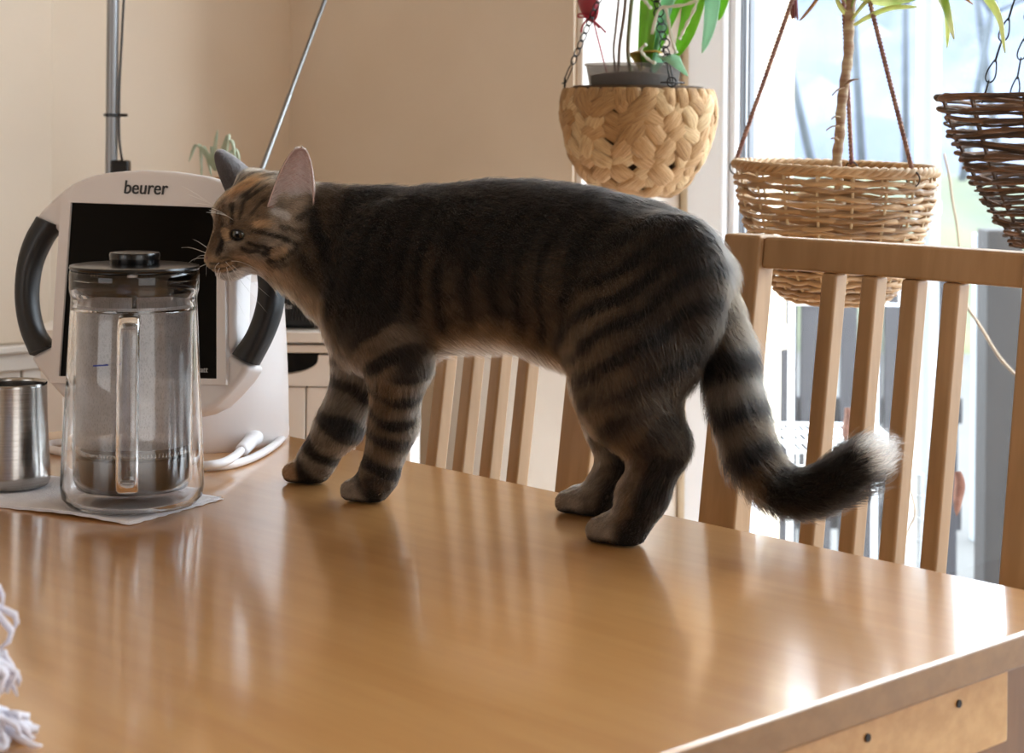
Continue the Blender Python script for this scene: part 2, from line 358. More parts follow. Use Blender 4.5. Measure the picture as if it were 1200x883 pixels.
# ================================================================ chairs
def make_chair(u0, label):
    """u0: left edge of the back; the chair faces the table (towards -ND)"""
    wid = .345; zt_ = .977; zs = .44; tilt = .13
    t = thing('slat_back_chair', UN(u0 + wid / 2, 1.05, 0), label, 'chair', 'slat back chairs along the far side of the table')
    def back(u, z, dc=0): return UN(u, 1.262 + dc + (z - .72) * tilt, z)
    def bar(name, ua, ub, z0, z1, c0, c1, par=t, bow=None):
        n = 9; G = []
        for i in range(n):
            z = z0 + (z1 - z0) * i / (n - 1)
            G.append([back(ua, z, c0), back(ub, z, c0), back(ub, z, c1), back(ua, z, c1)])
        bb = MB(); G = np.array(G); bb.grid(G, True); bb.f.append((3, 2, 1, 0)); bb.f.append(tuple((n - 1) * 4 + k for k in range(4)))
        return bb.build(name, M['chair'], par, bevel=.003)
    for ua in (u0, u0 + wid - .042):
        bar('post', ua, ua + .042, zs - .02, zt_, 0, .024)
        b = MB(); p = back(ua, zs - .02); b.box(p - np.array([0, 0, zs - .02]) - ND * .0, UD * .042, ND * .03, (0, 0, zs - .02)); b.build('leg', M['chair'], t, bevel=.003)
        b = MB(); b.box(UN(ua, .90, 0), UD * .036, ND * .038, (0, 0, zs - .02)); b.build('leg', M['chair'], t, bevel=.003)
    def bow(u): x = (u - u0 - wid / 2) / (wid / 2); return .010 * (1 - x * x)
    def rail(z0, z1, c0, c1):
        n = 13; G = []; ua, ub = u0 + .042, u0 + wid - .042
        for i in range(n):
            u = ua + (ub - ua) * i / (n - 1); d = bow(u)
            G.append([back(u, z0, c0 + d), back(u, z0, c1 + d), back(u, z1, c1 + d), back(u, z1, c0 + d)])
        bb = MB(); bb.grid(np.array(G), True); bb.f.append((3, 2, 1, 0)); bb.f.append(tuple((n - 1) * 4 + k for k in range(4)))
        bb.f = [g[::-1] for g in bb.f]
        return bb
    rail(zt_ - .029, zt_ - .001, 0, .020).build('top_rail', M['chair'], t, bevel=.003)
    rail(.52, .55, 0, .020).build('bottom_rail', M['chair'], t, bevel=.003)
    first = (u0 + wid / 2) - 1.5 * .0405
    for k in range(4):
        uc = first + k * .0405; d = bow(uc)
        bar('slat', uc - .008, uc + .008, .55, zt_ - .029, d + .001, d + .019)
    b = MB(); b.prism(round_rect(u0 - .01, u0 + wid + .01, .84, 1.225, .03, zs - .02), (0, 0, .022)); b.build('seat', M['chair'], t, bevel=.004)
    for ca in (.86, 1.2):
        b = MB(); b.box(UN(u0 + .038, ca + .01, zs - .07), UD * (wid - .08), ND * .018, (0, 0, .05)); b.build('seat_rail', M['chair'], t)
    return t
make_chair(-1.5605, 'pale wooden slat back chair seen below the cat\'s belly, farther from the camera')
make_chair(-1.0775, 'pale wooden slat back chair behind the cat\'s tail, nearer to the camera')
# ================================================================ paper napkin, carafe, milk jug
M['paper'] = mat('tissue_paper', '#f1eef0', 0.95, var='#e9e6ea', scale=60, bump=0.6, bscale=500)
pr, pf = onZ(262, 586), onZ(153, 617)
e1 = pf - pr; e2 = np.array([e1[1], -e1[0], 0]) / np.linalg.norm(e1)
if e2[0] > 0: e2 = -e2
nw, nl = np.linalg.norm(e1), .27; e1 /= nw
def napkin_layer(z0, shrink, name, par):
    b = MB(); G = []
    nx, ny = 40, 20
    for i in range(nx + 1):
        row = []
        for j in range(ny + 1):
            x = i / nx * nl; y = j / ny * nw
            if i in (0, nx): x += .0012 * math.sin(j * 2.3)
            if j in (0, ny): y += .0010 * math.sin(i * 1.9)
            lift = .0022 * max(0, (j / ny - .75) * 4) * max(0, math.sin(i / nx * 5.5 + .3)) ** 2
            row.append(pr + e2 * (x + shrink) + e1 * (y - shrink * .4) + np.array([0, 0, z0 + lift]))
        G.append(row)
    b.grid(np.array(G)); return b.build(name, M['paper'], par, smooth=True, solid=.0005)
nk = thing('paper_napkin', pr + e2 * nl / 2 + e1 * nw / 2 + [0, 0, .0], 'white folded paper napkin lying under the glass coffee press', 'napkin')
napkin_layer(.0008, 0, 'lower_ply', nk); napkin_layer(.0018, .003, 'upper_ply', nk)

M['glass'] = solid_glass('clear_glass', 1.45)
M['coffee'] = mat('black_coffee', '#080402', 0.08)
M['mesh_steel'] = mat('filter_steel', '#6d6358', 0.35, 0.9, var='#4a4038', scale=200)
cb = onZ(155, 591, TZ + .003); cb[2] = TZ + .0028
cf = thing('coffee_press', cb, 'double walled glass coffee press with a black lid and a little black coffee', 'coffee press')
RB = .0590; t_ = .0022
# outer solid skin: outside, over the rim, down the inner vessel
out = [(0, .004), (RB - .030, .003), (RB - .014, .001), (RB - .006, .002), (RB - .001, .008), (RB, .016), (RB - .001, .05), (.0552, .10), (.0530, .150), (.0518, .172), (.0521, .175), (.0533, .179), (.0535, .192), (.0530, .1955)]
inn = [(.0508, .1955), (.0508, .180), (.0484, .174), (.0475, .166), (.0474, .10), (.0474, .04), (.0472, .024), (.0455, .0175), (.030, .016), (0, .016)]
cav = [(0, .0065), (RB - .030, .0058), (RB - .014, .0040), (RB - .0075, .0055), (RB - .004, .0095), (RB - t_, .017), (RB - .001 - t_, .05), (.0552 - t_, .10), (.0530 - t_, .150), (.0520 - t_, .163), (.0496, .1655), (.0493, .162), (.0492, .10), (.0492, .04), (.0490, .023), (.0464, .0155), (.030, .0138), (0, .0138)]
b = MB(); b.lathe(out + inn, cb, 72); b.lathe(cav, cb, 72, flip=True); b.build('glass_body', M['glass'], cf, smooth=True)
b = MB(); b.lathe([(0, .0158), (.030, .0158), (.0452, .0176), (.0470, .024), (.0472, .0425), (0, .0425)], cb, 64); b.build('coffee', M['coffee'], cf, auto=50)
# plunger
pz = .0435
b = MB(); b.lathe([(0, pz), (.043, pz), (.0445, pz + .001), (.043, pz + .002), (.02, pz + .0035), (0, pz + .0038)], cb, 64); b.build('filter_plate', M['mesh_steel'], cf, auto=40)
coil = []
for k in range(1400):
    a = k / 1400 * 2 * math.pi; w = a * 90
    coil.append(cb + [(.0447 + .0017 * math.cos(w)) * math.cos(a), (.0447 + .0017 * math.cos(w)) * math.sin(a), pz + .003 + .0017 * math.sin(w)])
b = MB(); b.tube(coil, .0004, 4, closed=True); b.build('spring_coil', M['chrome'], cf, smooth=True)
b = MB(); b.tube([cb + [0, 0, pz], cb + [0, 0, .2]], .0022, 12); b.build('plunger_rod', M['chrome'], cf, smooth=True)
# lid: skirt inside the rim, disc above it, knob
b = MB(); b.lathe([(0, .186), (.040, .186), (.043, .1775), (.0478, .1770), (.0502, .179), (.0504, .1962), (.0530, .1964), (.0537, .1978), (.0531, .1995), (.048, .2003), (.022, .2008), (0, .2008)], cb, 72); lid = b.build('lid', M['black'], cf, auto=35)
b = MB(); b.lathe([(0, .2008), (.0200, .2008), (.0206, .204), (.0210, .2085), (.0203, .2102), (.018, .2106), (0, .2106)], cb, 48); b.build('knob', M['black'], lid, auto=35)
# strap handle of clear glass towards the camera
hd = -cb.copy(); hd[2] = 0; hd /= np.linalg.norm(hd); hd = np.array([hd[0] * math.cos(-.05) - hd[1] * math.sin(-.05), hd[0] * math.sin(-.05) + hd[1] * math.cos(-.05), 0]); hs = np.array([-hd[1], hd[0], 0])
path = smoothpath([(.0520, .158), (.066, .162), (.079, .1585), (.0855, .148), (.0865, .125), (.0868, .09), (.0868, .055), (.0855, .036), (.080, .0285), (.070, .028), (.058, .030)], 48)
ring = []
m_ = len(path)
for i in range(m_):
    tdir = path[min(i + 1, m_ - 1)] - path[max(i - 1, 0)]; tdir /= np.linalg.norm(tdir); nr = np.array([-tdir[1], tdir[0]])
    w = .0088; th = .0042; row = []
    for k in range(16):
        a = 2 * math.pi * k / 16; cx = math.copysign(abs(math.cos(a)) ** .55, math.cos(a)) * w; cn = math.copysign(abs(math.sin(a)) ** .7, math.sin(a)) * th
        q = path[i] + nr * cn; row.append(cb + hd * q[0] + hs * cx + np.array([0, 0, q[1]]))
    ring.append(row)
b = MB(); b.grid(np.array(ring), True); b.f.append(tuple(range(15, -1, -1))); b.f.append(tuple((m_ - 1) * 16 + k for k in range(16)))
b.f = [g[::-1] for g in b.f]
b.build('handle', M['glass'], cf, smooth=True)
M['blue'] = mat('blue_mark', '#3a4fae', 0.5)
pm = onPl(108, 431, cb - np.array([0, .055, 0]), np.array([.45, -.89, 0]))
dv = pm - cb; dv[2] = 0; bear = math.atan2(dv[1], dv[0])
mk = MB(); G = []
for i in range(8):
    a = bear + (i - 3.5) * .035; rr = .0552
    G.append([cb + [rr * math.cos(a), rr * math.sin(a), pm[2] - cb[2] + zz_ + (i - 3) * .0002] for zz_ in (-.0006, .0006)])
mk.grid(np.array(G)); mk.build('fill_mark', M['blue'], cf, solid=.0003)

# condensation inside the glass
def fog_mat():
    m = bpy.data.materials.new('condensation'); m.use_nodes = True; nt = m.node_tree; N = nt.nodes; L = nt.links; N.remove(N['Principled BSDF'])
    t = N.new('ShaderNodeBsdfTransparent'); d = N.new('ShaderNodeBsdfDiffuse'); d.inputs[0].default_value = (.93, .92, .96, 1); l = N.new('ShaderNodeBsdfTranslucent'); l.inputs[0].default_value = (.93, .92, .96, 1)
    a = N.new('ShaderNodeMixShader'); L.new(d.outputs[0], a.inputs[1]); L.new(l.outputs[0], a.inputs[2])
    tc = N.new('ShaderNodeTexCoord'); nz = N.new('ShaderNodeTexNoise'); nz.inputs['Scale'].default_value = 28; nz.inputs['Detail'].default_value = 3; L.new(tc.outputs['Object'], nz.inputs['Vector'])
    mp = N.new('ShaderNodeMapping'); mp.inputs['Scale'].default_value = (1, 1, .5); L.new(tc.outputs['Object'], mp.inputs[0])
    vo = N.new('ShaderNodeTexVoronoi'); vo.inputs['Scale'].default_value = 700; L.new(mp.outputs[0], vo.inputs['Vector'])
    r1 = N.new('ShaderNodeMapRange'); r1.inputs[1].default_value = .3; r1.inputs[2].default_value = .7; r1.inputs[3].default_value = .40; r1.inputs[4].default_value = .74; L.new(nz.outputs[0], r1.inputs[0])
    r2 = N.new('ShaderNodeMapRange'); r2.inputs[1].default_value = .1; r2.inputs[2].default_value = .5; r2.inputs[3].default_value = .75; r2.inputs[4].default_value = 1.1; L.new(vo.outputs['Distance'], r2.inputs[0])
    mm = N.new('ShaderNodeMath'); mm.operation = 'MULTIPLY'; L.new(r1.outputs[0], mm.inputs[0]); L.new(r2.outputs[0], mm.inputs[1])
    x = N.new('ShaderNodeMixShader'); L.new(mm.outputs[0], x.inputs[0]); L.new(t.outputs[0], x.inputs[1]); L.new(a.outputs[0], x.inputs[2]); L.new(x.outputs[0], N['Material Output'].inputs[0]); return m
M['fog'] = fog_mat()
b = MB(); b.lathe([(.0470, .052), (.0470, .08), (.0470, .12), (.0471, .16), (.0474, .168)], cb, 64); b.build('condensation', M['fog'], cf, smooth=True)

# stainless milk jug
jc = onZ(13, 573); jc[2] = TZ + .0024
jg = thing('milk_jug', jc, 'small stainless steel milk jug at the left edge beside the coffee press', 'jug')
R_ = .0335
prof = [(0, .0), (R_ - .006, .0), (R_ - .002, .0015), (R_, .006), (R_, .012), (R_ - .0012, .030), (R_ - .003, .062), (R_ - .0037, .088), (R_ - .0035, .0905), (R_ - .0042, .0912), (R_ - .0050, .0905), (R_ - .0052, .088), (R_ - .0045, .062), (R_ - .0027, .03), (R_ - .0015, .012), (R_ - .004, .0025), (0, .0022)]
b = MB(); b.lathe(prof, jc, 64); jb = b.build('jug_body', M['steel'], jg, smooth=True)
hp = smoothpath([jc + [-.030, -.010, .080], jc + [-.045, -.016, .082], jc + [-.058, -.021, .066], jc + [-.058, -.021, .036], jc + [-.045, -.016, .018], jc + [-.0315, -.011, .02]], 30)
b = MB(); b.tube(hp, .0035, 10); b.build('handle', M['steel'], jg, smooth=True)

# white shaggy fleece in the near left corner (standing on the table)
M['fleece'] = translucent('white_fleece', '#eeecf2', .25, .95, var='#e2e0ea', scale=30)
fc = np.array([-.391, .955, TZ])
fl = thing('fleece_bundle', fc, 'white shaggy fleece bundle at the bottom left corner of the table', 'fleece')
tufts = []
nu, nv = 64, 34; G = []
def fleece_pt(a, s):
    r = (.110 * (1 - s) ** .16 + .003 * (1 - s) ** 5) * (1 + .05 * math.sin(3 * a + 1) + .03 * math.sin(5 * a + s * 9)) + .004
    r *= 1 + .10 * math.sin(s * 26 + 2 * math.sin(a * 2))
    return fc + [r * math.cos(a), r * .55 * math.sin(a), .140 * s + .003]
for j in range(nv): G.append([fleece_pt(2 * math.pi * i / nu, j / (nv - 1)) for i in range(nu)])
b = MB(); b.grid(np.array(G), True); b.f.append(tuple(range(nu - 1, -1, -1))); b.f.append(tuple((nv - 1) * nu + i for i in range(nu))); b.build('cloth', M['fleece'], fl, smooth=True)
b = MB()
for k in range(3000):
    a = random.uniform(0, 2 * math.pi); s = random.uniform(.0, .97); p = fleece_pt(a, s); o_ = np.array([math.cos(a), .55 * math.sin(a), .0]); o_ /= np.linalg.norm(o_)
    L_ = random.uniform(.012, .024); d = o_ * .75 + np.array([random.gauss(0, .35), random.gauss(0, .35), -.55 + random.gauss(0, .35)])
    q = p + d * L_ * .6; e = q + np.array([random.gauss(0, .3), random.gauss(0, .3), -.7]) * L_ * .6
    if e[2] < TZ + .002: e[2] = TZ + .002
    if q[2] < TZ + .003: q[2] = TZ + .003
    b.tube(smoothpath([p, q, e], 4), [.0016, .0021, .0019, .0014, .0004], 5)
o = b.build('pile_tufts', M['fleece'], fl, smooth=True); o['kind'] = 'stuff'
# ================================================================ daylight therapy lamp (white frame, black panel)
lr = np.array([.90, -.436, 0]); lr /= np.linalg.norm(lr); lb = np.array([.436, .90, 0])        # right along the face; away from camera
tl = math.radians(11); lup = np.array([0, 0, 1]) * math.cos(tl) + lb * math.sin(tl); lnn = np.cross(lr, lup)   # lnn: out of the back? checked below
if lnn[1] < 0: lnn = -lnn
LP0 = atD(171, 470, 1.735)
def LPt(px, py, depth=0.0): return onPl(px, py, LP0 + lnn * 0, lnn) + lnn * depth
lf = onZ(171, 548); lf = LP0.copy() + lb * .05; lf[2] = TZ
lmp = thing('light_therapy_lamp', lf, 'white light therapy panel with black screen and side grips behind the coffee press', 'lamp')
arc_t = [(92, 207), (104, 203), (120, 200), (140, 198), (160, 197), (180, 197.6), (200, 199), (220, 201.6), (240, 205), (258, 210)]
outl = [(31, 259), (44, 244), (60, 228), (78, 214)] + arc_t + [(272, 221), (289, 240), (303, 257), (308, 268)]
outl += [(280, 272), (276, 285), (271, 330), (270, 380), (272, 400), (264, 413), (288, 428), (276, 446), (261, 463), (247, 476), (230, 484), (205, 489), (120, 489), (92, 483), (72, 471), (50, 447), (28, 418), (56, 403), (60, 385), (61, 300), (62, 268)]
b = MB(); b.prism([LPt(*q, .006) for q in outl], lnn * .030); b.build('housing', M['lampw'], lmp, bevel=.006, seg=3)
# raised front rim with the recessed black panel inside it
def ring_poly(o_, i_, d0, d1):
    bb = MB(); n = len(o_)
    G = [[LPt(*q, d1) for q in o_], [LPt(*q, d0) for q in o_], [LPt(*q, d0) for q in i_], [LPt(*q, d1 + .004) for q in i_]]
    bb.grid(np.array(G), True); return bb
rim_o = [(71, 228), (262, 234.5), (264, 451), (57, 449)]; rim_i = [(82, 237), (253, 243), (253, 444), (68, 441)]
bb = ring_poly(rim_o, rim_i, .001, .008); bb.f = [g[::-1] for g in bb.f] if False else bb.f
bb.build('screen_rim', M['lampw'], lmp)
b = MB(); b.prism([LPt(*q, .0035) for q in rim_i], lnn * .004); scr = b.build('screen', M['black_gloss'], lmp)
# side grips
def grip(outer, inner):
    n = 26; O = smoothpath([LPt(*q, 0) for q in outer], n); I = smoothpath([LPt(*q, 0) for q in inner], n); G = []
    for i in range(n + 1):
        c = (O[i] + I[i]) / 2; w = (O[i] - I[i]) / 2; row = []
        for k in range(14):
            a = 2 * math.pi * k / 14
            ca = math.copysign(abs(math.cos(a)) ** .7, math.cos(a)); sa = math.copysign(abs(math.sin(a)) ** .7, math.sin(a))
            row.append(c + w * ca + lnn * (.013 + .0125 * sa))
        G.append(row)
    bb = MB(); bb.grid(np.array(G), True); bb.f.append(tuple(range(13, -1, -1))); bb.f.append(tuple(n * 14 + k for k in range(14)))
    return bb.build('grip', M['grip'], lmp, smooth=True)
gl = grip([(37, 252), (24, 276), (16, 303), (12.5, 335), (14, 366), (20, 393), (29, 416)], [(62, 263), (48, 282), (36, 307), (31, 335), (32, 360), (39, 385), (55, 406)])
gr = grip([(303, 254), (314, 280), (320, 306), (322, 335), (318, 366), (307, 396), (291, 427)], [(279, 268), (288, 288), (294, 310), (297, 335), (294, 360), (284, 388), (267, 413)])
for o in (gl, gr):
    bm = bmesh.new(); bm.from_mesh(o.data); bmesh.ops.recalc_face_normals(bm, faces=bm.faces); bm.to_mesh(o.data); bm.free()
    o.data.set_sharp_from_angle(angle=math.radians(50))
def text(body, name, origin, xdir, ydir, size, m, parent, align='CENTER', ext=.0004, bold=0):
    cu = bpy.data.curves.new(name, 'FONT'); cu.body = body; cu.size = 1; cu.align_x = align; cu.extrude = ext / size; cu.offset = bold
    o = bpy.data.objects.new(name, cu); COL.objects.link(o)
    dg = bpy.context.evaluated_depsgraph_get(); me = bpy.data.meshes.new_from_object(o.evaluated_get(dg)); bpy.data.objects.remove(o)
    me.name = name; x = np.asarray(xdir) / np.linalg.norm(xdir); y = np.asarray(ydir) / np.linalg.norm(ydir); z = np.cross(x, y)
    off = origin_of(parent); base = np.asarray(origin) - off
    for v in me.vertices:
        c = np.array(v.co) * size; v.co = tuple(base + x * c[0] + y * c[1] + z * c[2])
    o = link(bpy.data.objects.new(name, me)); o.parent = parent; me.materials.clear(); me.materials.append(m); ORIG[o.name] = off; return o
w_ = np.linalg.norm(LPt(193, 224) - LPt(144, 224))
text('beurer', 'lettering', LPt(166, 226.5, .0052), LPt(193, 226) - LPt(144, 224.6), lup, w_ / 2.60, M['print_dark'], lmp, bold=.003)
text('watt', 'lettering', LPt(241, 436.5, .003), LPt(241, 436) - LPt(200, 434.5), lup, .0075, M['print_light'], scr, align='RIGHT')
# pedestal foot behind the panel
def ped_pt(px, py, dd=0): return onPl(px, py, LP0 + lb * (.062 + dd), lb)
pr1 = ped_pt(318, 516); pl1 = ped_pt(64, 540)
kx_ = (322 - 600) / FPX; ux = float((kx_ * (LP0[1] + lb[1] * .15) - LP0[0] - lb[0] * .15) / (lr[0] - kx_ * lr[1])); ul = float((pl1 - LP0) @ lr)
def LB(x, d, z): return np.array([LP0[0], LP0[1], 0]) + lr * x + lb * d + np.array([0, 0, z])
def ped_poly(x0, x1, d0, d1, r, z):
    pts = []
    for (cx, cdp, a0) in ((x1 - r, d1 - r, 0), (x0 + r, d1 - r, 90), (x0 + r, d0 + r, 180), (x1 - r, d0 + r, 270)):
        for k in range(9):
            a = math.radians(a0 + 90 * k / 8); pts.append(LB(cx + r * math.cos(a), cdp + r * math.sin(a), z))
    return pts
b = MB(); G = []
for z, sh in ((TZ, .003), (TZ + .004, 0), (TZ + .06, .002), (TZ + .11, .006), (TZ + .165, .012)):
    G.append(ped_poly(ul + sh + .03, ux - sh * .8, .075, .235, .075, z))
b.grid(np.array(G), True); n_ = len(G[0]); b.f.append(tuple(range(n_ - 1, -1, -1))); b.f.append(tuple(4 * n_ + k for k in range(n_)))
b.build('pedestal', M['lampw'], lmp, smooth=False, auto=60)
# power cord coiled on the table, with its plug
M['cord'] = mat('white_cord', '#e6e4e6', 0.45)
cz = TZ + .0042
def ct(*pts): return [onZ(x, y, z) for (x, y, z) in pts]
path = smoothpath(ct((160, 528, cz), (205, 546, cz), (245, 547, cz), (275, 544, cz), (302, 534, cz), (324, 520, cz), (334, 507, cz), (333, 497, cz), (325, 494.5, cz), (316, 505, cz), (302, 513, cz), (278, 515, cz + .006), (255, 514, cz), (225, 512, cz), (170, 516, cz), (110, 519, cz), (62, 520, cz), (60, 527, cz), (110, 535, cz), (170, 541, cz), (215, 548, cz), (240, 546, cz + .008), (262, 542, cz + .008), (276, 534, cz + .007), (284, 527, cz + .006)), 120)
b = MB(); b.tube(path, .0040, 8); b.build('cord', M['cord'], lmp, smooth=True)
p0, p1 = onZ(283, 529, TZ + .010), onZ(308, 502, TZ + .012); dpl = p1 - p0; ll = np.linalg.norm(dpl); dpl /= ll
b = MB(); b.tube([p0 + dpl * ll * t for t in (0, .04, .3, .34, .38, .42, .46, .8, .95, 1)], [.005, .0068, .0072, .006, .0072, .006, .0085, .0098, .0095, .0075], 14); pg = b.build('plug', M['cord'], lmp, smooth=True)
sd = np.cross(dpl, [0, 0, 1]); sd /= np.linalg.norm(sd)
for s in (-1, 1):
    b = MB(); b.tube([p1 + sd * s * .0045 - dpl * .001, p1 + sd * s * .0045 + dpl * .009], .0017, 10); b.build('pin', M['chrome'], pg, smooth=True)

# ================================================================ dresser, radio, air plant, pole
DD = 2.38
def dpt(px, py, D=DD): return atD(px, py, D)
zt_d = float(dpt(360, 388)[2]); x0_d, x1_d = -.60, -.125
dr = thing('white_dresser', ((x0_d + x1_d) / 2, DD + .12, 0), 'white panelled dresser with scooped drawer pull behind the light panel', 'dresser')
X = lambda v: np.array([v, 0, 0]); ex, ey, ez = np.eye(3)
def dbox(name, xa, xb, ya, yb, za, zb, m='white_trim', par=None, bevel=.002):
    bb = MB(); bb.box((xa, ya, za), ex * (xb - xa), ey * (yb - ya), ez * (zb - za)); return bb.build(name, M[m], par or dr, bevel=bevel)
dbox('top_board', x0_d - .01, x1_d + .01, DD - .012, DD + .24, zt_d - .014, zt_d)
M['shade_black'] = mat('painted_shade', '#0c0b0a', 0.9)
z_r0 = float(dpt(360, 414)[2]); z_d0 = float(dpt(360, 453)[2])
dbox('carcass', x0_d, x1_d, DD + .03, DD + .235, .06, zt_d - .014, 'white_trim')
dbox('shade_panel', x0_d + .02, x1_d - .02, DD + .022, DD + .03, .08, zt_d - .02, 'shade_black', bevel=0)  # near-black panel, shade behind the fronts put into its colour
dbox('top_rail', x0_d, x1_d, DD - .0, DD + .022, z_r0, zt_d - .0185)
for xa in (x0_d, x1_d - .03): dbox('side_rail', xa, xa + .03, DD, DD + .022, .0, z_r0)
# drawer with a half-moon scoop
sx, sw, sd_ = float(dpt(318, 420)[0]), .060, .026
for (za, zb) in ((z_d0, z_r0 - .003), (z_d0 - .215, z_d0 - .175)):
    poly = [(x0_d + .032, za), (x1_d - .032, za), (x1_d - .032, zb)]
    for k in range(17):
        a = math.pi * k / 16; poly.append((sx + sw * math.cos(a) * (1 + .06 * math.sin(a)), zb - sd_ * math.sin(a) ** .8))
    poly.append((x0_d + .032, zb))
    bb = MB(); bb.prism([(x, DD, z) for x, z in poly], (0, .018, 0)); bb.build('drawer_front', M['white_trim'], dr)
    # planks below / above
    n_p = 12; wp = (x1_d - x0_d - .064) / n_p
    zl0 = za - .171 if za > .5 else .07
    first = None
    for k in range(n_p):
        if first is None:
            bb = MB(); bb.box((x0_d + .032, DD + .003, zl0), ex * (wp - .0015), ey * .015, ez * (za - .002 - zl0)); first = bb.build('plank', M['white_trim'], dr, bevel=.0015)
        else:
            c = first.copy(); COL.objects.link(c); c.location = (wp * k, 0, 0)
# radio on the dresser
rz = zt_d + .001
xr0, xr1 = float(dpt(232, 360)[0]), float(dpt(418, 360)[0]); zr1 = float(dpt(360, 322)[2])
M['radio'] = mat('radio_black', '#101011', 0.45)
rad = thing('black_radio', ((xr0 + xr1) / 2, DD + .07, rz), 'black radio with silver ringed knob and raised antenna on the white dresser', 'radio')
bb = MB(); bb.box((xr0, DD + .02, rz), ex * (xr1 - xr0), ey * .10, ez * (zr1 - rz)); bb.build('case', M['radio'], rad, bevel=.006)
zk0 = float(dpt(330, 378)[2])
for k in range(46):
    xx = xr0 + .008 + k * (xr1 - xr0 - .019) / 45
    bb = MB(); bb.box((xx, DD + .0165, zk0), ex * .0022, ey * .004, ez * (zr1 - zk0 - .008)); bb.build('grille_rib', M['radio'], rad)
kc = dpt(367, 364, DD + .015)
bb = MB(); bb.tube([kc, kc + ey * .0], .01, 8) if False else None
def disc_y(c, r0, r1, y0, y1, m, name, par, n=40):
    b2 = MB(); G = []
    for (rr, yy) in ((r0, y1), (r0, y0), (r1, y0), (r1, y1)):
        G.append([c + [rr * math.cos(2 * math.pi * k / n), yy, rr * math.sin(2 * math.pi * k / n)] for k in range(n)])
    b2.grid(np.array(G), True); return b2.build(name, m, par, auto=40)
disc_y(kc, .0098, .0112, -.006, .004, M['chrome'], 'knob_ring', rad)
bb = MB(); n = 40
G = [[kc + [rr * math.cos(2 * math.pi * k / n), yy, rr * math.sin(2 * math.pi * k / n)] for k in range(n)] for (rr, yy) in ((.0097, .004), (.0097, -.006), (.0085, -.0085))]
bb.grid(np.array(G), True); bb.f.append(tuple(2 * n + k for k in range(n))); bb.build('knob', M['black'], rad, auto=40)
text('TechniSat', 'lettering', dpt(342.5, 362, DD + .0155), ex, ez, .0088, M['print_light'], rad, align='RIGHT')
a0, a1 = dpt(263, 322, DD + .11), dpt(386, -14, DD + .13)
a0[2] = zr1 - .003
bb = MB(); bb.tube([a0 + (a1 - a0) * t for t in (0, .30, .301, .62, .621, 1)], [.0042, .0042, .0035, .0035, .0028, .0028], 12); an = bb.build('antenna', M['antenna'], rad, smooth=True)
bb = MB(); bb.cbox(a0 + [0, 0, .004], .016, .014, .014); bb.build('antenna_joint', M['black'], an, bevel=.002)
# air plant in a small pot on the radio
M['airleaf'] = mat('silver_green_leaf', '#b4bda6', 0.6, var='#98a588', scale=40)
M['clay'] = mat('clay_pot', '#b08d6d', 0.8)
apc = dpt(255, 240, DD + .07); apc[2] = zr1 + .0005
ap_ = thing('air_plant', apc, 'spiky grey green air plant arching above the light panel behind the cat\'s ear', 'plant')
top_z = float(dpt(252, 200, DD + .07)[2])
bb = MB(); bb.lathe([(0, 0), (.018, 0), (.022, top_z - apc[2] - .012), (.024, top_z - apc[2] - .008), (.019, top_z - apc[2] - .008), (0, top_z - apc[2] - .012)], apc, 24); bb.build('pot', M['clay'], ap_, auto=40)
def strap_leaf(pts, w, m, par, name='leaf', fold=.25, n=14, side=None, tipw=.02):
    P = smoothpath(pts, n); G = []
    for i, p in enumerate(P):
        t = i / n; T = P[min(i + 1, n)] - P[max(i - 1, 0)]; T /= np.linalg.norm(T) + 1e-9
        s = np.asarray(side, float) if side is not None else np.cross(T, [0, 0, 1.0]); s = s - T * (s @ T)
        if np.linalg.norm(s) < 1e-3: s = np.array([1.0, 0, 0])
        s /= np.linalg.norm(s); nn = np.cross(s, T)
        ww = w * (math.sin(math.pi * min(1, (t * .86 + .14))) ** .6 if t < .98 else tipw) + 1e-4
        G.append([p - s * ww + nn * fold * ww, p, p + s * ww + nn * fold * ww])
    b2 = MB(); b2.grid(np.array(G)); return b2.build(name, m, par, smooth=True, solid=.0012)
base = dpt(252, 200, DD + .07)
for tip, mid in (((221, 190), (232, 170)), ((236, 210), (237, 172)), ((266, 214), (249, 172)), ((277, 198), (270, 164)), ((262, 196), (268, 158)), ((255, 152), (252, 172)), ((270, 156), (262, 172)), ((248, 208), (243, 180)), ((281, 206), (276, 176))):
    d_ = DD + .07 + random.uniform(-.02, .03)
    strap_leaf([base, dpt(*mid, (DD + .07 + d_) / 2), dpt(*tip, d_)], .0024, M['airleaf'], ap_, side=(1, .3, .1))
# grey pole with black cable and clip
PD = DD + .16
pc = dpt(131, 150, PD); pb = np.array([pc[0], PD, zt_d])
po = thing('grey_pole', pb, 'grey metal pole with a clipped black cable rising behind the light panel', 'pole')
M['polem'] = mat('brushed_pole', '#8d8e90', 0.32, 0.85)
bb = MB(); bb.lathe([(0, .001), (.045, .001), (.045, .006), (.012, .010), (0, .010)], pb, 40); bb.build('base', M['polem'], po, auto=40)
bb = MB(); bb.lathe([(0, .009), (.0083, .009), (.0083, .62), (0, .62)], pb, 28); bb.build('tube', M['polem'], po, auto=50)
zc = float(dpt(131, 135, PD)[2]) - zt_d
bb = MB(); bb.lathe([(.0085, zc - .002), (.0112, zc - .002), (.0112, zc + .002), (.0085, zc + .002)], pb, 28)
bb.cbox(pb + [.0150, -.004, zc], .014, .006, .004); bb.build('clip', M['black'], po)
cpts = [dpt(x, y, PD - .005) for x, y in ((147, -40), (145, 0), (142, 60), (140, 100), (139.5, 135), (140, 165), (143, 188))]
bb = MB(); bb.tube(smoothpath(cpts, 30), .0017, 8); bb.build('cable', M['black'], po, smooth=True)
zb = float(dpt(140, 192, PD)[2])
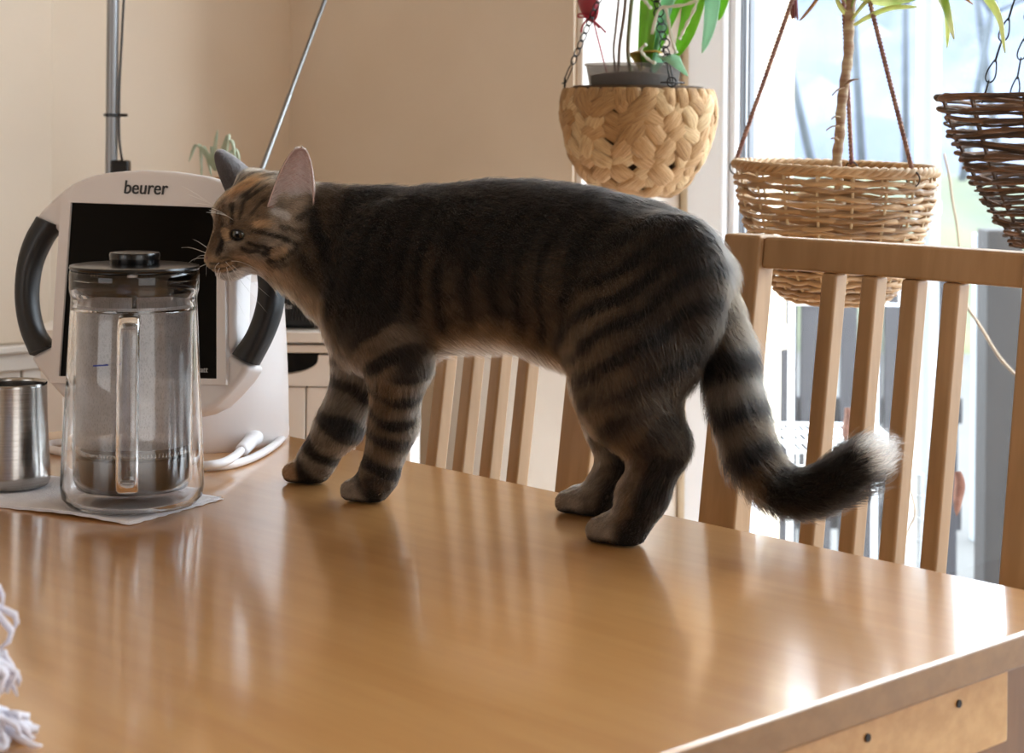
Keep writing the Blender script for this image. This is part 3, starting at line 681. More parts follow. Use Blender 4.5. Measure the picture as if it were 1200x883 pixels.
bb = MB(); bb.cbox((float(dpt(142, 192, PD)[0]), PD - .004, zb - .006), .025, .02, .022); bb.build('cable_block', M['black'], po, bevel=.003)
# ================================================================ hanging baskets in front of the window
CH = 1.73
M['seagrass'] = mat('water_hyacinth_strip', '#cfa978', 0.75, var='#ab8252', scale=22, stretch=(1, 1, 1), bump=0.5, bscale=150)
M['seagrass2'] = mat('water_hyacinth_strip_darker', '#b98f60', 0.75, var='#957046', scale=22, bump=0.5, bscale=150)
M['seagrass3'] = mat('water_hyacinth_strip_pale', '#dcc093', 0.75, var='#c1a070', scale=22, bump=0.5, bscale=150)
def fibre_mat(name, c1, c2, c3):
    m = mat(name, c1, .8); nt = m.node_tree; N = nt.nodes; L = nt.links; uv = N.new('ShaderNodeUVMap'); uv.uv_map = 'along'
    mp = N.new('ShaderNodeMapping'); mp.inputs['Scale'].default_value = (1.6, 13, 1); L.new(uv.outputs[0], mp.inputs[0])
    nz = N.new('ShaderNodeTexNoise'); nz.inputs['Scale'].default_value = 1.6; nz.inputs['Detail'].default_value = 5; L.new(mp.outputs[0], nz.inputs['Vector'])
    rp = N.new('ShaderNodeValToRGB'); e = rp.color_ramp.elements; e[0].position = .30; e[0].color = lin(c3); e[1].position = .72; e[1].color = lin(c2); x = e.new(.5); x.color = lin(c1)
    L.new(nz.outputs[0], rp.inputs[0]); L.new(rp.outputs[0], N['Principled BSDF'].inputs['Base Color'])
    bp = N.new('ShaderNodeBump'); bp.inputs['Strength'].default_value = .7; bp.inputs['Distance'].default_value = .0015; L.new(nz.outputs[0], bp.inputs['Height']); L.new(bp.outputs[0], N['Principled BSDF'].inputs['Normal']); return m
M['seagrass'] = fibre_mat('water_hyacinth_strip', '#b08a5e', '#c29f74', '#805a34')
M['seagrass2'] = fibre_mat('water_hyacinth_strip_darker', '#9b7549', '#ae8a5e', '#6c4a28')
M['seagrass3'] = fibre_mat('water_hyacinth_strip_pale', '#bd9d72', '#cdb289', '#927048')
M['liner'] = mat('dark_basket_core', '#4a3219', 0.95)
def prof_fn(pts):
    P = smoothpath([(r, z, 0) for r, z in pts], 80)[:, :2]
    s = np.concatenate([[0], np.cumsum(np.linalg.norm(np.diff(P, axis=0), axis=1))])
    def f(x): return np.interp(x, s, P[:, 0]), np.interp(x, s, P[:, 1])
    return f, s[-1]
k1 = onC(748, 105, CH)
bk = thing('seagrass_basket', k1 + [0, 0, -.14], 'pale chunky braided seagrass hanging basket on dark chains above the cat\'s back', 'basket')
f1, S1 = prof_fn([(.0915, .0), (.0950, -.02), (.0935, -.045), (.085, -.078), (.068, -.106), (.047, -.127), (.018, -.135)])
b = MB(); b.lathe([(0, -.133)] + [(max(.002, f1(s)[0] - .006), f1(s)[1] + .002) for s in np.linspace(S1, 0, 20)] + [(f1(0)[0] - .010, 0)] + [(max(.002, f1(s)[0] - .010), f1(s)[1] + .004) for s in np.linspace(0, S1, 16)] + [(0, -.128)], k1, 48); b.build('core', M['liner'], bk, smooth=True)
def strip(th0, s0, ang, L, w, bulge, m, f, c, par, tuck=.0085, name='strip', off=0.0):
    nu, nv = 9, 5; G = []
    for i in range(nu):
        a = i / (nu - 1) - .5; row = []
        wl = w * (1 - .35 * abs(2 * a) ** 3)
        for j in range(nv):
            q = j / (nv - 1) - .5
            ds = math.sin(ang) * a * L + math.cos(ang) * q * wl; dt = math.cos(ang) * a * L - math.sin(ang) * q * wl
            r, z = f(min(max(s0 + ds, 0), 1)); th = th0 + dt / max(r, .02)
            h = bulge * (1 - (2 * q) ** 2 * .75) * (1 - .3 * (2 * a) ** 2) - tuck * (2 * abs(a)) ** 3 + .0007 * math.sin(j * 2.5 + i * .6 + th0 * 9) + off
            r2, z2 = f(min(max(s0 + ds + .002, 0), 1)); nr, nz = -(z2 - z), (r2 - r); nn = math.hypot(nr, nz) + 1e-9; nr, nz = nr / nn, nz / nn
            rr = r + nr * h
            row.append(c + [rr * math.cos(th), rr * math.sin(th), z + nz * h])
        G.append(row)
    bb = MB(); bb.grid(np.array(G)); o = bb.build(name, m, par, smooth=True, solid=.0016); uv = o.data.uv_layers.new(name='along'); du_, dv_ = random.random() * 9, random.random() * 9
    co = [(vi // nv / (nu - 1) + du_, (vi % nv) / (nv - 1) + dv_) for vi in range(nu * nv)]
    for lp in o.data.loops: uv.data[lp.index].uv = co[lp.vertex_index]
    return o
rows = 8
for j in range(rows):
    s0 = .021 + j * .0172; r0 = float(f1(s0)[0]); n = max(8, int(2 * math.pi * r0 / .0245) // 2 * 2)
    for i in range(n):
        th = 2 * math.pi * (i + .5 * (j % 2)) / n + random.uniform(-.03, .03)
        d = 1 if (i + j) % 2 else -1
        strip(th, s0 + random.uniform(-.002, .002), d * (math.radians(42) + random.uniform(-.36, .36)), random.uniform(.046, .062), random.uniform(.0200, .0255), random.uniform(.0018, .0038), M[random.choice(['seagrass', 'seagrass', 'seagrass2', 'seagrass3'])], f1, k1, bk, off=random.uniform(-.0006, .0030))
for i in range(30):
    strip(2 * math.pi * i / 30 + random.uniform(-.03, .03), .012, math.pi / 2 + random.uniform(-.25, .25), .032, random.uniform(.017, .022), .004, M[random.choice(['seagrass', 'seagrass2', 'seagrass2'])], f1, k1, bk, tuck=.003, name='rim_strip')
M['tagm'] = mat('pale_label', '#c9d0d6', 0.5)
# chain of round links
def ring_mesh(R, r, sx=1.0, n=16, m=6):
    b = MB(); b.tube([[R * sx * math.cos(t), 0, R * math.sin(t)] for t in np.linspace(0, 2 * math.pi, n, endpoint=False)], r, m, closed=True); return b
LINK = {}
def chain(p0, p1, par, R, r, m, sz=1.0, drop=.0, face=None, keyname='round', name='link'):
    p0 = np.asarray(p0, float); p1 = np.asarray(p1, float); L = np.linalg.norm(p1 - p0); step = 2 * R - 2.2 * r; n = max(2, int(L / step)); d = (p1 - p0) / L
    for k in range(n):
        c = p0 + d * (step * (k + .5))
        if (keyname, R) not in LINK:
            me = bpy.data.meshes.new('link'); q = ring_mesh(R, r, sz); me.from_pydata([tuple(v) for v in q.v], [], q.f); me.polygons.foreach_set('use_smooth', [True] * len(me.polygons)); me.materials.append(m); LINK[(keyname, R)] = me
        o = link(bpy.data.objects.new(name, LINK[(keyname, R)])); o.parent = par
        tw = math.radians(25 if k % 2 else -35)
        q = Vector(d).to_track_quat('Z', 'Y') @ Matrix.Rotation(tw, 3, 'Z').to_quaternion()
        o.rotation_mode = 'QUATERNION'; o.rotation_quaternion = q; o.location = tuple(c - origin_of(par))
hook1 = onC(748, -112, CH)
def rimp(c, r, deg, z): a = math.radians(deg); return c + [r * math.cos(a), r * math.sin(a), z]
for deg in (183, 292, 62):
    p = rimp(k1, .0945, deg, .004)
    chain(p + (hook1 - p) * .12, hook1, bk, .0062, .0009, M['wire'])
    b = MB(); e = p + (hook1 - p) * .135; b.tube([p - [0, 0, .004], p + (e - p) * .3 + [.002, 0, 0], p + (e - p) * .7 + [.002, 0, 0], e, p + (e - p) * .7 - [.002, 0, 0], p + (e - p) * .3 - [.002, 0, 0]], .0009, 6, closed=True); b.build('hook_link', M['wire'], bk, smooth=True)
    tdir = np.array([-math.sin(math.radians(deg)), math.cos(math.radians(deg)), 0])
    b = MB(); b.tube([p - tdir * .016 + [0, 0, .003], p + tdir * .016 + [0, 0, .003]], .0011, 8); b.build('toggle_bar', M['wire'], bk, smooth=True)
    b = MB(); b.tube([p + tdir * .006 * math.cos(t) + np.array([0, 0, .004 + .006 * math.sin(t)]) - (p - k1) * .02 for t in np.linspace(0, 2 * math.pi, 16, endpoint=False)], .0011, 6, closed=True); b.build('toggle_ring', M['wire'], bk, smooth=True)
b = MB(); b.tube(smoothpath([hook1, hook1 + [0, 0, .02], hook1 + [.006, 0, .035], hook1 + [0, 0, .05], hook1 + [-.008, 0, .042]], 16), .0014, 8); b.build('hanging_hook', M['wire'], bk, smooth=True)

# ---- orchid in a smoky clear pot
def translucent_plastic(name, tint, fac):
    m = mat(name, tint, .25); nt = m.node_tree; N = nt.nodes; L = nt.links
    t = N.new('ShaderNodeBsdfTransparent'); t.inputs[0].default_value = lin(tint); mx = N.new('ShaderNodeMixShader'); mx.inputs[0].default_value = fac
    L.new(t.outputs[0], mx.inputs[1]); L.new(N['Principled BSDF'].outputs[0], mx.inputs[2]); L.new(mx.outputs[0], N['Material Output'].inputs[0]); return m
M['smoke'] = translucent_plastic('smoky_clear_plastic', '#c4bfba', .14)
M['bark'] = mat('orchid_bark', '#7a5a3c', .95, var='#4a3625', scale=60, bump=.8)
M['orchid_leaf'] = translucent('orchid_leaf', '#7db43a', .5, .3, var='#95c552', scale=18)
M['orchid_pale'] = translucent('pale_orchid_leaf', '#bcdcc6', .5, .35, var='#a6d0b2', scale=15)
M['orchid_yellow'] = translucent('yellowed_leaf', '#d8bf5a', .35, .5, var='#b6974a', scale=30)
M['orchid_stem'] = mat('orchid_flower_stalk', '#51602f', .5, var='#6b5236', scale=30)
M['stem_brown'] = mat('dry_stalk', '#5e4632', .6)
M['root'] = mat('silvery_root', '#d6d4c4', .7)
kp = k1 + [-.006, .004, -.062]
pzt = float(onC(742, 76, CH)[2] - kp[2])
orc = thing('potted_orchid', kp, 'orchid in a smoky clear pot inside the braided seagrass basket', 'plant')
b = MB(); b.lathe([(0, 0), (.044, 0), (.0605, pzt), (.0620, pzt + .001), (.0620, pzt - .002), (.0590, pzt - .003), (.0425, .002), (0, .002)], kp, 48); b.build('pot', M['smoke'], orc, auto=40)
b = MB(); b.lathe([(0, .003), (.041, .003), (.0545, pzt - .014), (.040, pzt - .011), (.02, pzt - .009), (0, pzt - .009)], kp, 32); b.build('bark_mix', M['bark'], orc, smooth=True)
def C_(px, py, dc=0): return onC(px, py, CH + dc)
def in_pot(px, py=92, dc=0):
    p = C_(px, py, dc); p[2] = kp[2] + pzt - .018; return p
for (pts, r, m) in ((((722, 84), (719, 60), (722, 30), (727, -20)), .0016, 'stem_brown'), (((725, 84), (726, 55), (731, 20), (735, -20)), .0021, 'stem_brown'), (((739, 86), (736, 60), (738, 25), (743, -25)), .0027, 'orchid_stem'), (((763, 76), (763, 50), (764, 20), (764, -20)), .0017, 'orchid_stem'), (((752, 74), (756, 50), (760, 25), (763, 5)), .0014, 'stem_brown'), (((749, 76), (758, 42), (757, 22), (762, -8)), .0009, 'stem_brown')):
    P = [in_pot(pts[0][0])] + [C_(*q) for q in pts]
    b = MB(); b.tube(smoothpath(P, 30), r, 8); b.build('stalk', M[m], orc, smooth=True)
def leaf_c(pts, w, m, par, dcs=None, name='leaf', fold=.22, side=None):
    P = [onC(x, y, CH + (dcs[i] if dcs else 0)) for i, (x, y) in enumerate(pts)]
    return strap_leaf(P, w, m, par, name, fold, 16, side)
SIDE = UD * .95 - ND * .2
leaf_c([(770, 76), (785, 66), (806, 30), (806, -30), (800, -60)][::-1][:0] or [(772, 80), (790, 20), (806, -25), (810, 0), (800, 45), (791, 68)], .0001, M['orchid_leaf'], orc) if False else None
def broad(pts, w, m, dcs, fold=.2):
    return leaf_c(pts, w, m, orc, dcs, fold=fold, side=SIDE)
broad([(757, 78), (770, -30), (806, -70), (812, -20), (804, 30), (790, 70)], .0235, M['orchid_leaf'], (0, -.01, -.03, -.03, -.02, -.01))
broad([(760, 78), (800, -40), (830, -60), (833, -10), (830, 30), (823, 62)], .0165, M['orchid_pale'], (0, .0, -.02, -.03, -.035, -.04))
broad([(762, 78), (815, -30), (846, -40), (848, -10), (846, 8), (842, 24)], .010, M['orchid_leaf'], (0, .02, .02, .02, .02, .02))
broad([(764, 84), (775, 68), (788, 70), (797, 77), (806, 89)], .0075, M['orchid_pale'], (0, -.02, -.04, -.05, -.05), fold=-.2)
leaf_c([(752, 82), (744, 62), (755, 60), (768, 59), (776, 62)], .009, M['orchid_yellow'], orc, (0, -.01, -.015, -.015, -.015), side=ND)
for pts in (((764, 40), (772, 12), (784, 8), (800, 6), (812, 2), (818, -4)), ((818, -4), (814, 10), (806, 26), (800, 38), (796, 46)), ((780, 8), (783, 22), (786, 40), (790, 55), (793, 62)), ((768, 74), (760, 70), (754, 64), (751, 58), (757, 52)), ((763, 10), (752, -2), (738, -8))):
    b = MB(); b.tube(smoothpath([C_(x, y, -.035) for x, y in pts], 30), [.0020 + .0005 * math.sin(i * .9) for i in range(31)], 7); b.build('aerial_root', M['root'], orc, smooth=True)
# red ornament pick in the pot
M['red'] = mat('dark_red_lacquer', '#8c1424', .4); M['redrib'] = mat('red_ribbon', '#9a1830', .6)
rp0 = in_pot(713, 90); rp1 = C_(696, 27)
rd_ = thing('ornament_pick', rp0 - [0, 0, .0], 'red teardrop ornament with ribbon bow on a thin stick in the orchid pot', 'ornament')
b = MB(); b.tube([rp0, rp1], .0011, 8); b.build('stick', M['redrib'], rd_, smooth=True)
hp_ = rp1; hu = C_(680, -38) - rp1; hl = np.linalg.norm(hu); hu /= hl; G = []
hx = UD * .8 - hu * (UD @ hu) * .8; hx /= np.linalg.norm(hx); hy = np.cross(hu, hx)
for i in range(15):
    t = i / 14; rr = .0165 * math.sin(math.pi * t ** .78) ** .8 + .0006
    G.append([hp_ + hu * hl * t + hx * rr * math.cos(a) + hy * rr * .45 * math.sin(a) for a in np.linspace(0, 2 * math.pi, 20, endpoint=False)])
b = MB(); b.grid(np.array(G), True); b.f.append(tuple(range(19, -1, -1))); b.f.append(tuple(14 * 20 + k for k in range(20))); b.build('teardrop', M['red'], rd_, smooth=True)
for pts in (((690, 20), (683, 30), (681, 38)), ((690, 20), (700, 28), (710, 38)), ((690, 20), (680, 16), (678, 20), (690, 20)), ((690, 20), (697, 10), (697, 5), (691, 19)), ((690, 20), (700, 30), (702, 33))):
    b = MB(); b.tube(smoothpath([onC(x, y, CH - .008) for x, y in pts], 12), .0013, 6); b.build('ribbon', M['redrib'], rd_, smooth=True)

# ---- wicker basket with dracaena
M['cane'] = mat('willow_cane', '#c4a279', .6, var='#a58158', scale=16, bump=.3, bscale=120)
M['cane2'] = mat('willow_cane_brown', '#a58460', .6, var='#876642', scale=16, bump=.3, bscale=120)
M['stake'] = mat('pale_stake', '#dcc7a2', .6)
k2 = onC(979, 197, CH)
wk = thing('wicker_basket', k2 + [0, 0, -.152], 'light willow wicker hanging basket on three brown ropes behind the near chair', 'basket')
tiltv = float((onC(1095, 209, CH)[2] - onC(862, 189, CH)[2])) / 0.226 - ROLL * 0
def wtilt(p):    # the basket hangs a little lower on its right
    q = p.copy(); q[..., 2] += ((p - k2) @ UD) * tiltv * .55; return q
f2, S2 = prof_fn([(.1120, .0), (.1085, -.030), (.103, -.055), (.094, -.085), (.082, -.115), (.067, -.138), (.050, -.152)])
NS = 18; nrow = 20
for j in range(nrow):
    s0 = .004 + (S2 - .008) * j / (nrow - 1)
    for q in range(2):
        P = []; m_ = 144
        ph = random.uniform(0, 6); ph2 = random.uniform(0, 6)
        for i in range(m_):
            th = 2 * math.pi * i / m_
            s = s0 + .0010 * math.sin(5 * th + ph) + .0008 * math.sin(11 * th + ph2) + (q - .5) * .0022 * math.sin(NS / 2 * th)
            r, z = f2(s); w = .0026 * math.sin(NS / 2 * th + math.pi * (j + q))
            P.append(k2 + [(r + w) * math.cos(th), (r + w) * math.sin(th), z])
        b = MB(); b.tube(wtilt(np.array(P)), [.00265 + .0005 * math.sin(i * .41 + ph) for i in range(m_)], 6, closed=True)
        b.build('cane', M['cane'] if random.random() < .72 else M['cane2'], wk, smooth=True)
for i in range(NS):
    th = 2 * math.pi * (i + .5) / NS
    P = [k2 + [f2(s)[0] * math.cos(th), f2(s)[0] * math.sin(th), float(f2(s)[1]) + .0] for s in np.linspace(0, S2, 14)]
    b = MB(); b.tube(wtilt(np.array(P)), .0017, 6); b.build('stake', M['stake'], wk, smooth=True)
for q in range(3):   # twisted rim
    P = []
    for i in range(200):
        th = 2 * math.pi * i / 200; tw = th * 22 + q * 2 * math.pi / 3
        rr = .1128 + .003 * math.cos(tw); P.append(k2 + [rr * math.cos(th), rr * math.sin(th), .001 + .003 * math.sin(tw)])
    b = MB(); b.tube(wtilt(np.array(P)), .0029, 6, closed=True); b.build('rim_cane', M['cane'], wk, smooth=True)
b = MB(); fl_ = np.array([k2 + [.05 * math.cos(t), .05 * math.sin(t), -.152] for t in np.linspace(0, 2 * math.pi, 24, endpoint=False)]); b.prism(wtilt(fl_), (0, 0, .004)); b.build('bottom', M['cane2'], wk)
M['rope'] = mat('brown_rope', '#a5806e', .8, var='#7a5450', scale=90); M['maroon'] = mat('maroon_yarn', '#6b2333', .9)
hook2 = onC(981, -150, CH)
for (px, py, deg) in ((862, 190, None), (1055, 205, None), (998, 191, 'far')):
    if deg: p = onC(998, 192, CH + .085)
    elif px < 900: p = onC(px, py, CH - .01)
    else: p = k2 + (onC(px, py, CH - .1) - k2) ; p = k2 + np.array([.0695, -.088, 0]); p = wtilt(p[None])[0]
    d = hook2 - p; L = np.linalg.norm(d); d /= L; s1 = np.cross(d, [0, 1, 0]); s1 /= np.linalg.norm(s1); s2 = np.cross(d, s1)
    for q in range(2):
        n = int(L / .0016); P = [p + d * (L * i / n) + .0015 * (math.cos(L * i / n * 700 + q * math.pi) * s1 + math.sin(L * i / n * 700 + q * math.pi) * s2) for i in range(n + 1)]
        b = MB(); b.tube(P, .0017, 5); b.build('rope_strand', M['rope'], wk, smooth=True)
    b = MB(); b.tube([p + np.array([0, 0, -.006]) + .0085 * (math.cos(t) * UD + math.sin(t) * np.array([0, 0, 1])) for t in np.linspace(0, 2 * math.pi, 20, endpoint=False)], .0009, 6, closed=True); b.build('wire_ring', M['wire'], wk, smooth=True)
    if px < 900:
        tt = p + (onC(929, 3, CH) - p)
        for k in range(16):
            a = k * .39; o_ = np.array([.003 * math.cos(a), .003 * math.sin(a), 0]); b = MB()
            e = tt + np.array([.0022, 0, 0]) + o_ * 1.3 + [0, 0, -.018 + random.uniform(-.003, .003)]
            b.tube([tt + o_ + [0, 0, .022], tt + o_ * 1.2 + [0.001, 0, .005], e], .0008, 5); b.build('tassel_thread', M['maroon'] if k % 2 else M['rope'], wk, smooth=True)
b = MB(); b.tube(smoothpath([hook2, hook2 + [0, 0, .02], hook2 + [.006, 0, .035], hook2 + [0, 0, .05], hook2 + [-.008, 0, .042]], 16), .0016, 8); b.build('hanging_hook', M['wire'], wk, smooth=True)
# dracaena
M['trunk'] = mat('dracaena_trunk', '#b5a083', .7, var='#8f6f58', scale=20, stretch=(1, 1, 8), bump=.6)
M['stripe_leaf'] = translucent('variegated_leaf', '#a9c25a', .45, .4, var='#eef0c8', scale=26, stretch=(1, 1, .1))
M['pale_leaf'] = translucent('pale_variegated_leaf', '#e6e6b0', .45, .4, var='#d4dc94', scale=20, stretch=(1, 1, .1))
M['dry_leaf'] = translucent('dry_leaf_tip', '#dcae62', .35, .6, var='#a9783c', scale=24)
kd = k2 + [.006, 0, -.146]
dc_ = thing('potted_dracaena', kd, 'striped leaf dracaena on a bare trunk growing in the light wicker basket', 'plant')
b = MB(); b.lathe([(0, 0), (.040, 0), (.072, .095), (.075, .096), (.072, .09), (0, .088)], kd, 32); b.build('pot', M['clay'], dc_, auto=40)
tr = smoothpath([kd + [.002, 0, .088]] + [onC(x, y, CH) for x, y in ((981, 192), (984, 160), (986, 125), (990, 95), (994, 65), (995, 35), (997, 5), (998, -30))], 46)
b = MB(); b.tube(tr, [.0058 + .0006 * math.sin(i * 1.7) for i in range(47)], 12); b.build('trunk', M['trunk'], dc_, smooth=True)
for (px, py, ex_, ey_) in ((984, 138, 974, 140), (983, 148, 968, 153), (982, 165, 974, 163), (990, 100, 1006, 93), (989, 103, 975, 112)):
    strap_leaf([onC(px, py, CH - .008), onC((px + ex_) / 2, (py + ey_) / 2 - 2, CH - .014), onC(ex_, ey_, CH - .018)], .0022, M['trunk'], dc_, name='bark_flake')
crown = onC(998, -28, CH)
for (pts, w, m, dcs) in ((((998, -5), (975, -30), (955, 0), (937, 24)), .010, 'dry_leaf', (-.02, -.05)), (((1000, -20), (1060, -60), (1098, -10), (1118, 46)), .0135, 'stripe_leaf', (-.04, -.08)), (((1000, -20), (1075, -60), (1105, 0), (1110, 56)), .009, 'pale_leaf', (.02, .06)), (((1000, -20), (1090, -55), (1160, 5), (1178, 62)), .009, 'pale_leaf', (-.01, -.04)), (((1000, -5), (1030, 2), (1060, -2), (1090, -10)), .0075, 'stripe_leaf', (-.02, -.05)), (((998, 20), (985, 5), (975, -30), (960, -60)), .006, 'pale_leaf', (-.01, -.02)), (((999, 24), (1012, 8), (1030, -10), (1050, -40)), .006, 'pale_leaf', (-.01, -.02)), (((998, 10), (1005, -10), (1012, -40), (1030, -90)), .008, 'stripe_leaf', (.01, .03)), (((997, 10), (990, -20), (980, -60), (950, -90)), .008, 'stripe_leaf', (.01, .04)), (((1000, -10), (1040, -60), (1090, -30), (1140, 5)), .008, 'dry_leaf', (.02, .05)), (((998, 0), (1000, -40), (1002, -80), (1000, -120)), .008, 'stripe_leaf', (0, 0)), (((998, -10), (960, -70), (910, -50), (880, -20)), .009, 'stripe_leaf', (.03, .08)), (((1002, 30), (1020, 20), (1045, 10), (1075, 8)), .0045, 'pale_leaf', (-.005, -.02))):
    n_ = len(pts); P = [onC(x, y, CH + dcs[0] * min(1, i) * (i / (n_ - 1)) + (dcs[1] - dcs[0]) * (i / (n_ - 1)) ** 2) for i, (x, y) in enumerate(pts)]
    strap_leaf(P, w, M[m], dc_, fold=.3, n=18, side=UD * .6 - ND * .5 + np.array([0, 0, .3]))

# ---- dark vine basket at the right edge
M['vine'] = mat('dark_vine', '#58422f', .75, var='#3c2a1f', scale=22, bump=.6, bscale=120)
M['vine2'] = mat('brown_vine', '#7a5a42', .75, var='#573e2a', scale=22, bump=.6, bscale=120)
k3 = onC(1234, 113, CH)
vb = thing('vine_basket', k3 + [0, 0, -.16], 'dark brown woven vine hanging basket at the right edge of the window', 'basket')
f3, S3 = prof_fn([(.1160, .0), (.106, -.030), (.094, -.058), (.081, -.085), (.066, -.112), (.050, -.135), (.036, -.155)])
for j in range(14):
    s0 = .003 + (S3 - .006) * j / 13
    for q in range(3 if j else 4):
        P = []; m_ = 110; a1, a2, a3 = [random.uniform(0, 6.3) for _ in range(3)]
        for i in range(m_):
            th = 2 * math.pi * i / m_; s = s0 + .0026 * math.sin(2 * th + a1) + .0018 * math.sin(5 * th + a2) + (q - 1) * .0017
            r, z = f3(min(max(s, 0), S3)); w = .003 * math.sin(6 * th + math.pi * (j + q)) + .0018 * math.sin(9 * th + a3)
            P.append(k3 + [(r + w) * math.cos(th), (r + w) * math.sin(th), float(z)])
        rad_ = .0014 + .0011 * random.random()
        b = MB(); b.tube(P, [rad_ * (1 + .18 * math.sin(i * .35 + a1) + (.5 if (i * 7 + j) % 29 == 0 else 0)) for i in range(m_)], 6, closed=True); b.build('vine', random.choice([M['vine'], M['vine2']]), vb, smooth=True)
for i in range(12):
    th = 2 * math.pi * i / 12
    P = [k3 + [(f3(s)[0] - .001) * math.cos(th), (f3(s)[0] - .001) * math.sin(th), float(f3(s)[1])] for s in np.linspace(0, S3, 12)]
    b = MB(); b.tube(P, .0016, 6); b.build('rib', M['vine'], vb, smooth=True)
b = MB(); b.prism([k3 + [.036 * math.cos(t), .036 * math.sin(t), -.157] for t in np.linspace(0, 2 * math.pi, 20, endpoint=False)], (0, 0, .003)); b.build('bottom', M['vine'], vb)
hook3 = onC(1236, -150, CH)
def drop_link():
    b = MB(); P = []
    for t in np.linspace(0, 2 * math.pi, 18, endpoint=False):
        z = .0125 * math.cos(t); wd = .0048 * math.sin(t) * (1 - .55 * math.cos(t)); P.append([wd, 0, z])
    b.tube(P, .00085, 6, closed=True); return b
dm = bpy.data.meshes.new('link'); q = drop_link(); dm.from_pydata([tuple(v) for v in q.v], [], q.f); dm.polygons.foreach_set('use_smooth', [True] * len(dm.polygons)); dm.materials.append(M['wire'])
for deg in (215, 335, 95):
    if deg == 215: p = onC(1152, 117, CH - .03)
    else: p = rimp(k3, .112, deg, .004)
    d = hook3 - p; L = np.linalg.norm(d); d /= L; n = int(L / .0225)
    for k in range(n):
        o = link(bpy.data.objects.new('link', dm)); o.parent = vb; o.rotation_mode = 'QUATERNION'
        o.rotation_quaternion = Vector(d).to_track_quat('Z', 'Y') @ Matrix.Rotation(math.radians(70 if k % 2 else 10), 3, 'Z').to_quaternion(); o.location = tuple(p + d * .0225 * (k + .4) - origin_of(vb))
b = MB(); b.tube(smoothpath([hook3, hook3 + [0, 0, .02], hook3 + [.006, 0, .035], hook3 + [0, 0, .05], hook3 + [-.008, 0, .042]], 16), .0016, 8); b.build('hanging_hook', M['wire'], vb, smooth=True)
# ================================================================ outside the window
GZ = -.25
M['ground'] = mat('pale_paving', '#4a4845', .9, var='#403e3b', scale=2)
M['hill'] = mat('haze_tinted_slope', '#5a606d', 1, var='#454d60', scale=.9, stretch=(1, 1, .6), detail=8, lo=.3, hi=.7)  # distance haze mixed into the bluish base colour
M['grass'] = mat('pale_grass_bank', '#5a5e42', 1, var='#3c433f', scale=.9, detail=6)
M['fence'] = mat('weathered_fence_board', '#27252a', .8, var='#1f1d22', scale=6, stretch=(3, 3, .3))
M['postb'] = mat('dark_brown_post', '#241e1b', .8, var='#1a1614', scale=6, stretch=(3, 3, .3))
M['pipe'] = mat('white_downpipe', '#8e9296', .4)
M['rackw'] = mat('white_coated_wire', '#e2e6ea', .4)
M['twig'] = mat('pale_twig', '#a08a72', .8)
M['deadleaf'] = translucent('dead_leaf', '#b98a74', .4, .7, var='#8d5c49', scale=60)
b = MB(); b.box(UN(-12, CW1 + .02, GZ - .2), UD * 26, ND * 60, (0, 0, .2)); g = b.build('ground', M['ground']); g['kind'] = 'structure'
# wooded slope far behind (one displaced sheet with thickness)
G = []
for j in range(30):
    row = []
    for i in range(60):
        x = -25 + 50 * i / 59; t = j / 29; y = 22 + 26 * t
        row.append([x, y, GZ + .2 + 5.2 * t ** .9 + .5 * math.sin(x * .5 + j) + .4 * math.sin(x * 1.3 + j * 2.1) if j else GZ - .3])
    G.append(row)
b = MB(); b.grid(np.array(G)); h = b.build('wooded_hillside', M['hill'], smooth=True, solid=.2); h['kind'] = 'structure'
# grassy bank
G = []
for j in range(14):
    row = []
    for i in range(40):
        x = -4 + 14 * i / 39; t = j / 13; y = 11 + 3.2 * t
        row.append([x, y, (GZ - .1) + 1.05 * math.sin(math.pi * .5 * t) + .05 * math.sin(x * 3 + j) * (j > 0)])
    G.append(row)
b = MB(); b.grid(np.array(G)); h = b.build('grass_bank', M['grass'], smooth=True, solid=.1); h['kind'] = 'structure'
# bare trees
def bare_tree(p, h, lab, seed):
    rg = random.Random(seed); t = thing('bare_tree', p, lab, 'tree', 'bare trees on the slope outside'); b = MB()
    tw = MB()
    def br(mb, a, d, L, r, lev):
        pts = [a]; dd = np.array(d, float)
        for k in range(4):
            dd = dd + np.array([rg.gauss(0, .12), rg.gauss(0, .12), .05]); dd /= np.linalg.norm(dd); pts.append(pts[-1] + dd * L / 4)
        mb.tube(pts, [r * (1 - .14 * k) for k in range(5)], 5)
        if lev < 3:
            for k in range(4 if lev else 12):
                i = rg.randint(1, 4); e = dd * .5 + np.array([rg.gauss(0, .7), rg.gauss(0, .7), rg.uniform(.1, .6)]); e /= np.linalg.norm(e); br(tw, pts[i], e, L * rg.uniform(.4, .6), r * .42, lev + 1)
    br(b, np.array(p, float), (0, 0, 1), h, h * .0065, 0)
    b.build('trunk', M['treebark'], t, smooth=True); o = tw.build('branches', M['treebark'], t, smooth=True)
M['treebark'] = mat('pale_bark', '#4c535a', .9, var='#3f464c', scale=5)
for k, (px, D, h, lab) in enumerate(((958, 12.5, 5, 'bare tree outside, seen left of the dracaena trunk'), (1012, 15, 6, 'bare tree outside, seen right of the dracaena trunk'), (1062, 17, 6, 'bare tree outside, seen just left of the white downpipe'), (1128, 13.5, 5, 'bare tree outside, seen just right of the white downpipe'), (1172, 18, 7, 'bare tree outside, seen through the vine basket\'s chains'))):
    p = atD(px, 150, D); p[2] = GZ + .0 if D < 11 else (.7 if D < 20 else 1); bare_tree(p, h, lab, 40 + k)
